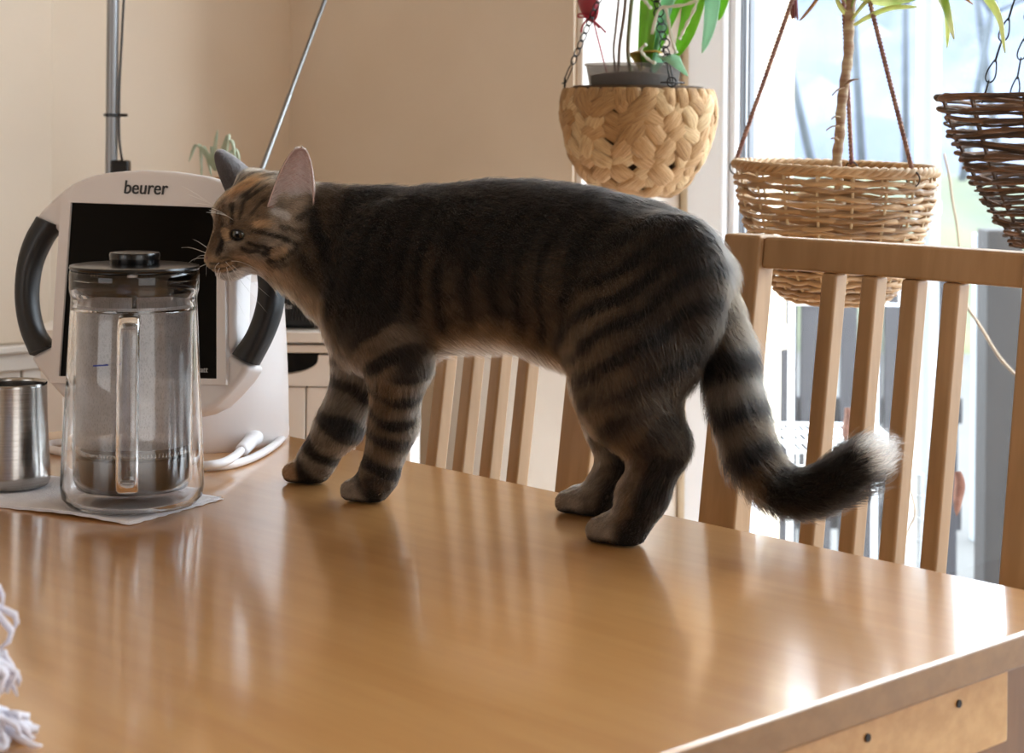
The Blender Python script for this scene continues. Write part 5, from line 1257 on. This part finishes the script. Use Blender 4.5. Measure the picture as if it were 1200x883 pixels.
def coat(P, Wt, Nn):
    Q = (from_cat(P) - H0) * 100 / HS; f, l, u = Q @ HF, np.abs(Q @ HL), Q @ HU
    hw = S_(-.178 + (P[:, 2] - .229) * .26 - from_cat(P)[:, 0], -.007, .011); Wt = Wt * (1 - hw)[:, None]; Wt[:, 2] += hw
    n1 = hash3(P * 60, 1); n2 = hash3(P * 160, 2); n3 = hash3(P * 25, 3); n4 = hash3(P * 420, 9)
    col = np.zeros_like(P)
    # torso: dark with broken narrow vertical stripes, browner low on the flank, buff on chest and belly
    a = P[:, 0]; ac = np.clip(a, A_MIN, A_MAX); top = np.interp(ac, dx_, dt_); bot = np.interp(ac, dx_, db_); v = (P[:, 2] - bot) / (top - bot)
    sp = np.sin((a + .25 * (P[:, 2] - .2) + .006 * n1 + .004 * n3) * 2 * math.pi / .0235) + .55 * n2
    st = S_(sp, -.25, .75)
    gap = mixc(np.tile(BRN * .85, (len(P), 1)), np.tile(DRK * 1.3, (len(P), 1)), S_(v + .14 * n1, .10, .66))
    tor = mixc(gap, np.tile(BLK, (len(P), 1)), np.clip(st * .85 + .45 * S_(v, .72, .95), 0, 1))
    low = S_(-v + .06 * n1, -.17, .03)
    tor = mixc(tor, np.tile(BUF * .7, (len(P), 1)), low * .75); tor = mixc(tor, np.tile(WHT * .8, (len(P), 1)), S_(-Nn[:, 2], .72, .98) * S_(-v, -.2, .1) * .85)  # buff belly coat; white backlit rim painted on down-facing fur
    chest = S_(a, cp(430, 380)[0], cp(380, 380)[0]) * S_(-v, -.62, -.22)
    tor = mixc(tor, np.tile(BUF, (len(P), 1)) * (1 - .5 * S_(n1, .2, .7))[:, None], chest * .85)
    nk = mixc(np.tile(BRN * .8, (len(P), 1)), np.tile(BLK, (len(P), 1)), S_(np.sin((a * 1.0 - .5 * P[:, 2]) * 2 * math.pi / .03 + n1 * 1.4) + .4 * n2, -.5, .6) * S_(v, .25, .6))
    nk = mixc(nk, np.tile(BUF * 1.2, (len(P), 1)), S_(-v, -.45, -.12) * .85)
    fz = S_(a, cp(430, 300)[0], cp(395, 300)[0]); tor = mixc(tor, nk, fz * .7)
    col += Wt[:, [0]] * tor + Wt[:, [1]] * nk
    # thigh: slanting stripes
    st = S_(np.sin((P[:, 2] * .85 + a * .52 + .006 * n1) * 2 * math.pi / .0215) + .45 * n2, -.30, .55)
    thi = mixc(np.tile(BRN * .95, (len(P), 1)), np.tile(BLK, (len(P), 1)), st); thi = mixc(thi, np.tile(BLK * 1.2, (len(P), 1)), S_(v, .45, .8) * .6)
    fr = S_(a, cp(735, 440)[0], cp(665, 440)[0]); thi = mixc(thi, thi * 1.5 + .01, fr)
    rear = S_(-a, -cp(770, 440)[0], -cp(812, 440)[0]); thi = mixc(thi, np.tile(BLK * 1.3, (len(P), 1)), rear * .7)
    col += Wt[:, [3]] * thi
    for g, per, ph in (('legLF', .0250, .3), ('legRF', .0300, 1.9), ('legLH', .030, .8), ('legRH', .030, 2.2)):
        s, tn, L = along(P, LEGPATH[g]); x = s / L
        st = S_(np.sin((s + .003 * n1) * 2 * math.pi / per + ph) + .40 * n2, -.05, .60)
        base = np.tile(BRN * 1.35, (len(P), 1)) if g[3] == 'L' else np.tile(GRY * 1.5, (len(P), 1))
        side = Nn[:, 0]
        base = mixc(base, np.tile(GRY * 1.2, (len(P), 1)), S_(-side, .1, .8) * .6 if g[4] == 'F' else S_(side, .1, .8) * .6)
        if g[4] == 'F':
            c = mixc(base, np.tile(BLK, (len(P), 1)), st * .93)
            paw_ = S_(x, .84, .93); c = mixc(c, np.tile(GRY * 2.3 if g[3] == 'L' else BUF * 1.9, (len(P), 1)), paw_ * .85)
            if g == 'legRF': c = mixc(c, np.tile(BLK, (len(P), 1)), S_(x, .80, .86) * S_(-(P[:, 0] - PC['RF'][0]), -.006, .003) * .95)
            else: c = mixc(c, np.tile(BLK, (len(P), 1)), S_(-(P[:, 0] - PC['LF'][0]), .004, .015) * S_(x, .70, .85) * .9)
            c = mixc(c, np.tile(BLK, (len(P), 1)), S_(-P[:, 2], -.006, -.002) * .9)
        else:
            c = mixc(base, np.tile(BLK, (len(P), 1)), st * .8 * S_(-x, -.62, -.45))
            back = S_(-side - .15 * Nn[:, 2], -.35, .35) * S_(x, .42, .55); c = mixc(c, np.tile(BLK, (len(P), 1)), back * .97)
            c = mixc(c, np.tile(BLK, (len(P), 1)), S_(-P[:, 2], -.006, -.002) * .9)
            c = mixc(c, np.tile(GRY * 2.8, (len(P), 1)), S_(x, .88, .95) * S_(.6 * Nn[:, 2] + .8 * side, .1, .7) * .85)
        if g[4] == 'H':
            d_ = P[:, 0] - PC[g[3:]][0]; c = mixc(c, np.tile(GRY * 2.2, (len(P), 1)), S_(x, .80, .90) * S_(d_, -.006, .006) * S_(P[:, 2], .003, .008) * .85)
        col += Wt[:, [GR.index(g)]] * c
    # tail: rings, black last third, pale tip
    s, tn, L = along(P, LEGPATH['tail']); L = L - .03 - np.linalg.norm(TP[30] - TP[28]); x = s / L
    st = S_(np.sin((s + .004 * n1) * 2 * math.pi / .038 + 2.6) + .35 * n2, -.35, .35)
    base = mixc(np.tile(GRY * .75, (len(P), 1)), np.tile(BRN * .8, (len(P), 1)), S_(n1, -.3, .5))
    st = st * S_(x, .17, .30); under = S_(x, .04, .20)
    c = mixc(base, np.tile(BLK, (len(P), 1)), np.clip(st, 0, 1)); c = mixc(c, np.tile(BLK, (len(P), 1)), S_(x, .68, .76) * .96)
    c = mixc(c, np.tile(BLK * 1.2, (len(P), 1)), S_(Nn[:, 2] - .2 * Nn[:, 0], .0, .75) * S_(-x, -.16, -.02) * .85)
    c = mixc(c, np.tile(np.array([.70, .58, .46]), (len(P), 1)), S_(x, 1.0, 1.05))
    col += Wt[:, [8]] * c
    # head in head coordinates (cm)
    h = mixc(np.tile(GRY * 2.3, (len(P), 1)), np.tile(BRN * 1.9, (len(P), 1)), S_(n1 + .6 * n2, -.2, .7))
    h = mixc(h, np.tile(BLK, (len(P), 1)), S_(np.sin(l * 5.2 + .5 * n1 + .4) , .15, .75) * S_(u, .6, 1.3) * S_(-f, .2, 1.2) * S_(-l, -2.6, -1.9) * .85)     # forehead stripes
    h = mixc(h, np.tile(ORG * 1.2, (len(P), 1)), S_(-l, -1.35, -.55) * S_(u, .2, 1.4) * S_(-f, -.9, .5) * S_(f, -4.2, -2.6) * .8)             # orange between the ears
    h = mixc(h, np.tile(np.array([.085, .048, .026]), (len(P), 1)), S_(-l, -1.15, -.5) * S_(f, -.2, .8) * S_(u, -2.5, -1.7) * .9)              # nose bridge
    h = mixc(h, np.tile(BLK * 1.4, (len(P), 1)), S_(-np.abs(l - .98), -.30, -.1) * S_(f, -.9, 0) * S_(u, -1.9, -1.3) * S_(-u, -1.5, -.8) * .8)
    h = mixc(h, np.tile(BUF * 1.5, (len(P), 1)), S_(-np.hypot(f - .55, u - .1), -.55, -.25) * S_(l, 1.0, 1.35) * .9)                        # pale spot before the eye
    cheek = S_(-f, 0, 1) * S_(-u, .3, 1.2)
    h = mixc(h, np.tile(BUF * 1.25, (len(P), 1)), S_(-u + .15 * f, 1.5, 2.7) * .85)
    QM = np.stack([f, l, u], 1)
    for wd, amt, pts in MARKS:
        dist = np.full(len(P), 9.)
        for a_, b_ in zip(pts[:-1], pts[1:]):
            dd = b_ - a_; t = np.clip((QM - a_) @ dd / (dd @ dd + 1e-9), 0, 1); dist = np.minimum(dist, np.linalg.norm(QM - a_ - t[:, None] * dd, axis=1))
        c_ = BLK * 1.2 if amt > 0 else (WHT * .55 if amt < -1 else BUF * 1.9)
        h = mixc(h, np.tile(c_, (len(P), 1)), S_(-dist - .05 * n2, -wd * 1.5 - .10, -wd * 1.5 + .06) * min(1, abs(amt)))
    ey = np.sqrt(((f - EYQ[0] * 100) ** 2 + (l - EYQ[1] * 100) ** 2 + ((u - EYQ[2] * 100) * 1.2) ** 2)); h = mixc(h, np.tile(BLK, (len(P), 1)), S_(-ey, -1.15, -.95))
    pad = S_(f, .3, 1.0) * S_(-u, 2.0, 2.4) * S_(u, -3.7, -3.4)
    h = mixc(h, np.tile(BUF * 1.5, (len(P), 1)), pad * .9); h = mixc(h, np.tile(BLK, (len(P), 1)), pad * S_(np.sin(u * 13 + f * 1.5), .35, .8) * S_(l, .35, .6) * .85)
    h = mixc(h, np.tile(WHT * .95, (len(P), 1)), S_(-u, 3.3, 3.7) * S_(f, -2.0, -.6) * .95)                                              # chin
    dm_ = np.full(len(P), 9.)
    for a, b_ in zip(MOU[:-1], MOU[1:]):
        for pp in (P,):
            ql = pp - 2 * np.maximum(0, -((from_cat(pp) - H0) @ HL))[:, None] * (np.sign(1)) * vec(HL) * -1
            dm_ = np.minimum(dm_, capsule(ql, a, b_, 0, 0))
    h = mixc(h, np.tile(BLK, (len(P), 1)), S_(-dm_, -.0028, -.0012))
    col += Wt[:, [2]] * h
    col *= (1 + .22 * n4 + .10 * n2)[:, None]
    return np.clip(col, .003, .9)

def vnormals(V, Fq):
    n = np.cross(V[Fq[:, 2]] - V[Fq[:, 0]], V[Fq[:, 3]] - V[Fq[:, 1]]); o = np.zeros_like(V)
    for k in range(4):
        for c in range(3): o[:, c] += np.bincount(Fq[:, k], n[:, c], len(V))
    return o / (np.linalg.norm(o, axis=1)[:, None] + 1e-12)
VN = vnormals(CV, CFc)
VW = groups(CV); VC = coat(CV, VW, VN)
cato = CO.copy()
cat = thing('tabby_cat', cato, 'brown tabby cat with striped legs and ringed tail standing on the table', 'cat')
def vcol_mat(name, rough=.8, hair=False):
    m = bpy.data.materials.new(name); m.use_nodes = True; nt = m.node_tree; N = nt.nodes; L = nt.links; p = N['Principled BSDF']
    at = N.new('ShaderNodeAttribute'); at.attribute_name = 'coat'
    if hair:
        N.remove(p); h = N.new('ShaderNodeBsdfHairPrincipled'); h.parametrization = 'COLOR'; L.new(at.outputs['Color'], h.inputs['Color'])
        h.inputs['IOR'].default_value = 1.24; h.inputs['Roughness'].default_value = .5; h.inputs['Radial Roughness'].default_value = .5; h.inputs['Random Roughness'].default_value = .2
        L.new(h.outputs[0], N['Material Output'].inputs[0])
    else:
        p.inputs['Roughness'].default_value = rough; p.inputs['Specular IOR Level'].default_value = .15; L.new(at.outputs['Color'], p.inputs['Base Color'])
    return m
M['skin'] = vcol_mat('cat_undercoat')
def ear_mat():
    m = vcol_mat('ear_skin', .6); nt = m.node_tree; N = nt.nodes; t = N.new('ShaderNodeBsdfTranslucent'); x = N.new('ShaderNodeMixShader'); x.inputs[0].default_value = .35
    at = [n for n in N if n.type == 'ATTRIBUTE'][0]; nt.links.new(at.outputs['Color'], t.inputs[0]); nt.links.new(N['Principled BSDF'].outputs[0], x.inputs[1]); nt.links.new(t.outputs[0], x.inputs[2]); nt.links.new(x.outputs[0], N['Material Output'].inputs[0]); return m
M['earskin'] = ear_mat(); M['fur'] = vcol_mat('cat_fur', hair=True)
me = bpy.data.meshes.new('body'); me.from_pydata([tuple(q) for q in (from_cat(CV) - cato)], [], CFc.tolist()); me.polygons.foreach_set('use_smooth', [True] * len(me.polygons))
at = me.color_attributes.new('coat', 'FLOAT_COLOR', 'POINT'); at.data.foreach_set('color', np.concatenate([VC * .8, np.ones((len(VC), 1))], 1).astype(np.float32).ravel()); me.materials.append(M['skin'])
body = link(bpy.data.objects.new('body', me)); body.parent = cat

# ---- ears: thin cupped shells
def ear(tip_w, base_w, width_dir, open_dir, w0, depth, name, th=.0014):
    A = tip_w - base_w; L = np.linalg.norm(A); A /= L; Wd = width_dir - A * (width_dir @ A); Wd /= np.linalg.norm(Wd); Od = open_dir - A * (open_dir @ A) - Wd * (open_dir @ Wd); Od /= np.linalg.norm(Od)
    ns, nf = 26, 25; G = []
    for i in range(ns):
        s = i / (ns - 1); w = w0 * ((1 - s) ** .40 * (1 - .18 * s) + .002 + .06 * math.sin(math.pi * s)); row = []
        for j in range(nf):
            ph = (j / (nf - 1) - .5) * math.radians(205)
            row.append(base_w + A * L * (s - .10 * (1 - s) * math.cos(ph) ** 2 * 0) + Wd * w * math.sin(ph) - Od * depth * (w / w0) * (math.cos(ph) - .2) + Od * .004 * s * s)
        G.append(row)
    return np.array(G)
EARS = []
def build_ear(G, name):
    b = MB(); b.grid(G); o = b.build(name, M['earskin'], cat, smooth=True); return o
D_E = surf(342, 246); print('DEPTH ear', D_E, 'eye', surf(283, 273), 'nose', surf(247, 303), surf(320, 215), surf(287, 228))
near_ear = ear(atD(354, 174, D_E + .004), atD(342, 247, D_E - .003), np.array([1, -.10, -.10]), np.array([-.35, -.92, .1]), .0205, .015, 'ear')
far_ear = ear(atD(257, 175, 1.722), atD(287, 222, 1.712), np.array([.72, .70, .35]), np.array([-.80, .62, .1]), .0165, .013, 'ear')
ear_fur = []
for G, nm in ((near_ear, 'near'), (far_ear, 'far')):
    o = build_ear(G, 'ear'); me = o.data; ns, nf = G.shape[:2]
    n = len(me.vertices); C_in = np.tile(np.array([.56, .41, .38]), (ns, nf, 1)); s_ = np.linspace(0, 1, ns)[:, None]; e_ = np.abs(np.linspace(-1, 1, nf))[None, :]
    at = me.color_attributes.new('coat', 'FLOAT_COLOR', 'POINT')
    cc = C_in * (1 - .45 * np.exp(-((s_ - .0) / .22) ** 2) * np.exp(-(e_ / .5) ** 2))[..., None] if nm == 'near' else np.tile(np.array([.13, .115, .12]), (ns, nf, 1))
    at.data.foreach_set('color', np.concatenate([cc.reshape(-1, 3), np.ones((n, 1))], 1).astype(np.float32).ravel())
    md = o.modifiers.new('solid', 'SOLIDIFY'); md.thickness = .0014; md.offset = 0

# ---- eyes, nose, whiskers
M['lid'] = mat('eyelid_skin', '#17110d', .6)
def iris_mat():
    m = mat('cat_eye', '#2f3320', .08, coat=1, coat_rough=.02); nt = m.node_tree; N = nt.nodes; L = nt.links
    tc = N.new('ShaderNodeTexCoord'); sx = N.new('ShaderNodeSeparateXYZ'); L.new(tc.outputs['Object'], sx.inputs[0])
    a = N.new('ShaderNodeMath'); a.operation = 'MULTIPLY'; L.new(sx.outputs[0], a.inputs[0]); L.new(sx.outputs[0], a.inputs[1])
    a2 = N.new('ShaderNodeMath'); a2.operation = 'MULTIPLY'; L.new(sx.outputs[1], a2.inputs[0]); L.new(sx.outputs[1], a2.inputs[1])
    a3 = N.new('ShaderNodeMath'); a3.operation = 'ADD'; L.new(a.outputs[0], a3.inputs[0]); L.new(a2.outputs[0], a3.inputs[1])
    r = N.new('ShaderNodeMath'); r.operation = 'SQRT'; L.new(a3.outputs[0], r.inputs[0])
    q = N.new('ShaderNodeMath'); q.operation = 'DIVIDE'; L.new(r.outputs[0], q.inputs[0]); q.inputs[1].default_value = .0085
    rp = N.new('ShaderNodeValToRGB'); e = rp.color_ramp.elements; e[0].position = .50; e[0].color = (.002, .002, .002, 1); e[1].position = .56; e[1].color = (.055, .06, .028, 1)
    x = e.new(.74); x.color = (.035, .038, .018, 1); x = e.new(.80); x.color = (.008, .006, .005, 1)
    L.new(q.outputs[0], rp.inputs[0]); L.new(rp.outputs[0], N['Principled BSDF'].inputs['Base Color']); return m
M['eye'] = iris_mat()
for s in (1, -1):
    c = H0 + HF * EYQ[0] + HL * EYQ[1] * s + HU * EYQ[2]
    me = bpy.data.meshes.new('eye'); bm = bmesh.new(); bmesh.ops.create_uvsphere(bm, u_segments=32, v_segments=20, radius=.0085 * HS); bm.to_mesh(me); bm.free()
    me.polygons.foreach_set('use_smooth', [True] * len(me.polygons)); me.materials.append(M['eye'])
    o = link(bpy.data.objects.new('eye', me)); o.parent = cat; o.location = tuple(c - cato); look = HF * .72 + HL * .70 * s
    o.rotation_mode = 'QUATERNION'; o.rotation_quaternion = Vector(look).to_track_quat('Z', 'Y')
# eyelids: dark rims leaving an almond opening
for s in (1, -1):
    c = H0 + HF * EYQ[0] + HL * EYQ[1] * s + HU * EYQ[2]; gz = HF * .72 + HL * .70 * s; gz /= np.linalg.norm(gz); sd2 = np.cross(HU, gz); sd2 /= np.linalg.norm(sd2); up2 = np.cross(gz, sd2); b = MB()
    for lid in (1, -1):
        G = []
        for i in range(15):
            h = -1 + 2 * i / 14; row = []
            edge = lid * (.50 if lid > 0 else .46) * max(0, 1 - h * h) ** .8 + (.10 if lid > 0 else .10) * h * s * -1
            a0 = math.asin(max(-.98, min(.98, edge)))
            for j in range(7):
                a = a0 + (lid * 1.45 - a0) * j / 6; az = h * 1.12
                row.append(c + .0090 * HS * (gz * math.cos(a) * math.cos(az) + sd2 * math.cos(a) * math.sin(az) + up2 * math.sin(a)))
            G.append(row)
        b.grid(np.array(G))
    b.build('eyelid', M['lid'], cat, smooth=True, solid=.0006)
M['nose'] = mat('cat_nose', '#7b4a40', .45, var='#5f352f', scale=300)
b = MB(); G = []
for i in range(9):
    t = i / 8 * math.pi; G.append([H0 + (HF * (2.62 + .62 * math.sin(t) * (.4 + .6 * abs(math.sin(a))) * 1) + HL * .50 * math.sin(t) * math.cos(a) * (1 + .25 * math.sin(a)) + HU * (-1.66 + .34 * math.cos(t) * 1 + .30 * math.sin(t) * math.sin(a))) * .01 * HS for a in np.linspace(0, 2 * math.pi, 16, endpoint=False)])
me = bpy.data.meshes.new('nose'); bm = bmesh.new(); bmesh.ops.create_icosphere(bm, subdivisions=3, radius=1)
for v in bm.verts:
    x, y, z = v.co; wd = .46 * (1 + .30 * z); q = H0 + (HF * (2.14 + .45 * x - .10 * z) + HL * wd * y + HU * (-2.12 + .34 * z - .10 * x)) * .01 * HS - cato; v.co = tuple(q)
bm.to_mesh(me); bm.free(); me.polygons.foreach_set('use_smooth', [True] * len(me.polygons)); me.materials.append(M['nose']); o = link(bpy.data.objects.new('nose', me)); o.parent = cat
M['whisker'] = mat('whisker', '#e8e6e2', .4)
for s in (1, -1):
    for k in range(9):
        row, i = divmod(k, 3); st = H0 + (HF * (1.75 - .42 * i) + HL * s * (1.05 + .22 * i) + HU * (-2.55 - .32 * row)) * .01 * HS
        d = HF * (.55 - .35 * i) + HL * s * (.95) + HU * (.10 - .38 * row); d /= np.linalg.norm(d); L_ = random.uniform(.035, .052)
        P = [st, st + d * L_ * .5 + HU * .002, st + d * L_ - HU * .004 - HF * .006]
        b = MB(); b.tube(smoothpath(P, 8), [.00028 - .00003 * q for q in range(9)], 4); b.build('whisker', M['whisker'], cat, smooth=True)
    for k in range(3):
        st = H0 + (HF * (.2 + .1 * k) + HL * s * (1.5 + .3 * k) + HU * 1.35) * .01 * HS; d = HF * .9 + HU * (.5 + .2 * k) + HL * s * .3 * k
        b = MB(); b.tube(smoothpath([st, st + d * .014, st + d * .026 - HU * .002], 6), .00013, 4); b.build('whisker', M['whisker'], cat, smooth=True)

# ---- fur: one hair-curve object with its own colour per strand
tri = np.concatenate([CFc[:, [0, 1, 2]], CFc[:, [0, 2, 3]]])
A3, B3, C3 = CV[tri[:, 0]], CV[tri[:, 1]], CV[tri[:, 2]]
area = .5 * np.linalg.norm(np.cross(B3 - A3, C3 - A3), axis=1)
tw = groups((A3 + B3 + C3) / 3)
dens = 1 + 2.2 * tw[:, 2] + .8 * tw[:, 4:8].sum(1) + .3 * tw[:, 8]
NF = 210000
pick = RNG.choice(len(tri), NF, p=area * dens / (area * dens).sum())
r1, r2 = RNG.random(NF), RNG.random(NF); fl_ = r1 + r2 > 1; r1[fl_], r2[fl_] = 1 - r1[fl_], 1 - r2[fl_]
RT = A3[pick] + r1[:, None] * (B3 - A3)[pick] + r2[:, None] * (C3 - A3)[pick]
RN_ = VN[tri[pick, 0]] * (1 - r1 - r2)[:, None] + VN[tri[pick, 1]] * r1[:, None] + VN[tri[pick, 2]] * r2[:, None]; RN_ /= np.linalg.norm(RN_, axis=1)[:, None]
Qh = (from_cat(RT) - H0) * 100 / HS; hf, hl_, hu_ = Qh @ HF, Qh @ HL, Qh @ HU
WG = groups(RT)
keep = ~(np.sqrt((hf - EYQ[0] * 100) ** 2 + (np.abs(hl_) - EYQ[1] * 100) ** 2 + ((hu_ - EYQ[2] * 100) * 1.15) ** 2) < .90) & ~((hf > 1.95) & (np.abs(hu_ + 2.12) < .42) & (np.abs(hl_) < .5)) & (RT[:, 2] > .003)
RT, RN_, WG, hf, hl_, hu_ = RT[keep], RN_[keep], WG[keep], hf[keep], hl_[keep], hu_[keep]; NF = len(RT)
T = flow(RT, WG); T -= RN_ * (T * RN_).sum(1)[:, None]; T /= np.linalg.norm(T, axis=1)[:, None] + 1e-9
cl1, cl2 = hash3(RT * 140, 21), hash3(RT * 140, 22); SD = np.cross(RN_, T)
T = T + SD * (.28 * cl1 + RNG.normal(0, .16, NF))[:, None]; T /= np.linalg.norm(T, axis=1)[:, None]
LEN = WG @ np.array([.0110, .0110, .0065, .0100, .0070, .0070, .0070, .0070, .0155])
nd = -hf + 2.4; LEN = LEN * (1 - WG[:, 2]) + WG[:, 2] * np.clip(.0022 + .0010 * nd, .0022, .0100)
LEN = LEN * np.clip(RT[:, 2] / .050, .20, 1) * RNG.uniform(.65, 1.25, NF)
sT, _, LT = along(RT, LEGPATH['tail']); LEN *= 1 + .35 * WG[:, 8] * S_(sT / LT, .55, .85)
bel = S_(-RN_[:, 2], .35, .9) * WG[:, 0]; LEN *= 1 + .25 * bel
LIFT = .42 + .16 * cl2 + .15 * WG[:, 8] + .25 * bel + RNG.normal(0, .10, NF); LIFT = np.clip(LIFT - .12 * WG[:, 2] - .1 * WG[:, 4:8].sum(1), .08, 1.1)
PMID = RT + T * (LEN * .55)[:, None]; PMID[:, 2] = np.maximum(PMID[:, 2], .002)
FC = coat(PMID, groups(PMID) * .6 + WG * .4, RN_)
FC *= RNG.uniform(.55, 1.5, NF)[:, None]
light_tip = RNG.random(NF) < .07; FC[light_tip] = FC[light_tip] * .5 + np.array([.10, .075, .05]) * .6
NP = 5; tt = np.linspace(0, 1, NP)
PT = RT[:, None, :] + LEN[:, None, None] * (tt[None, :, None] * T[:, None, :] * (.55 + .45 * tt)[None, :, None] + RN_[:, None, :] * (LIFT[:, None] * (tt * (1.25 - .55 * tt))[None, :])[..., None] + np.array([0, 0, -.16]) * (tt ** 2)[None, :, None])
PT[:, 0] -= RN_ * .0008
PT[..., 2] = np.maximum(PT[..., 2], .0008)
# ear fur: fringe inside the near ear, short backs
def ear_hairs(G, n, inside, colf, Ld, lift):
    ns, nf = G.shape[:2]; i = RNG.uniform(0, ns - 1.01, n); j = RNG.uniform(0, nf - 1.01, n); i0, j0 = i.astype(int), j.astype(int); fi, fj = (i - i0)[:, None], (j - j0)[:, None]
    P = G[i0, j0] * (1 - fi) * (1 - fj) + G[i0 + 1, j0] * fi * (1 - fj) + G[i0, j0 + 1] * (1 - fi) * fj + G[i0 + 1, j0 + 1] * fi * fj
    du = G[np.minimum(i0 + 1, ns - 1), j0] - G[i0, j0]; dv = G[i0, np.minimum(j0 + 1, nf - 1)] - G[i0, j0]; nn = np.cross(du, dv); nn /= np.linalg.norm(nn, axis=1)[:, None] + 1e-12
    return P, nn, du / (np.linalg.norm(du, axis=1)[:, None] + 1e-12), dv / (np.linalg.norm(dv, axis=1)[:, None] + 1e-12), i / (ns - 1), j / (nf - 1)
EX, EC = [], []
for G, nm in ((near_ear, 0), (far_ear, 1)):
    P, nn, du, dv, s, q = ear_hairs(G, 9000, 0, 0, 0, 0)
    cen = G.mean((0, 1)); opn = np.array([-.35, -.92, .1]) if nm == 0 else np.array([-.8, .62, .1])
    sg = np.sign((nn * opn).sum(1).mean()); nn = nn * sg
    back = RNG.random(len(P)) < (.45 if nm == 0 else .6)
    dirn = np.where(back[:, None], du * .9 - nn * .35, dv * np.sign(q - .5)[:, None] * -.7 + du * .5 + nn * .45)
    L_ = np.where(back, .0042, np.where(RNG.random(len(P)) < .6, .015, .006)) * RNG.uniform(.6, 1.2, len(P)) * np.clip(1.15 - s, .3, 1)
    pts = P[:, None, :] + dirn[:, None, :] * (L_[:, None] * tt[None, :])[..., None] + np.array([0, 0, .0015]) * (tt ** 2)[None, :, None]
    c = np.where(back[:, None], np.array([[.06, .052, .05]]) if nm else np.array([[.07, .05, .035]]), np.array([[.86, .82, .81]]) if nm == 0 else np.array([[.30, .27, .27]])) * RNG.uniform(.7, 1.15, len(P))[:, None]
    EX.append(pts); EC.append(c)
PW_ = from_cat(PT.reshape(-1, 3)).reshape(-1, NP, 3)
PW_ = np.concatenate([PW_] + EX) - cato; FC = np.concatenate([FC] + EC); NT = len(PW_)
hc = bpy.data.hair_curves.new('fur'); hc.add_curves([NP] * NT)
hc.attributes['position'].data.foreach_set('vector', PW_.astype(np.float32).ravel())
ra = hc.attributes.get('radius') or hc.attributes.new('radius', 'FLOAT', 'POINT')
ra.data.foreach_set('value', (np.tile(np.array([1.0, 1.0, .85, .55, .12]), NT) * np.repeat(RNG.uniform(.00008, .00014, NT), NP)).astype(np.float32))
ca = hc.attributes.new('coat', 'FLOAT_COLOR', 'CURVE'); ca.data.foreach_set('color', np.concatenate([np.clip(FC, .003, .92), np.ones((NT, 1))], 1).astype(np.float32).ravel())
hc.materials.append(M['fur'])
fo = link(bpy.data.objects.new('fur', hc)); fo.parent = cat; fo['kind'] = 'stuff'
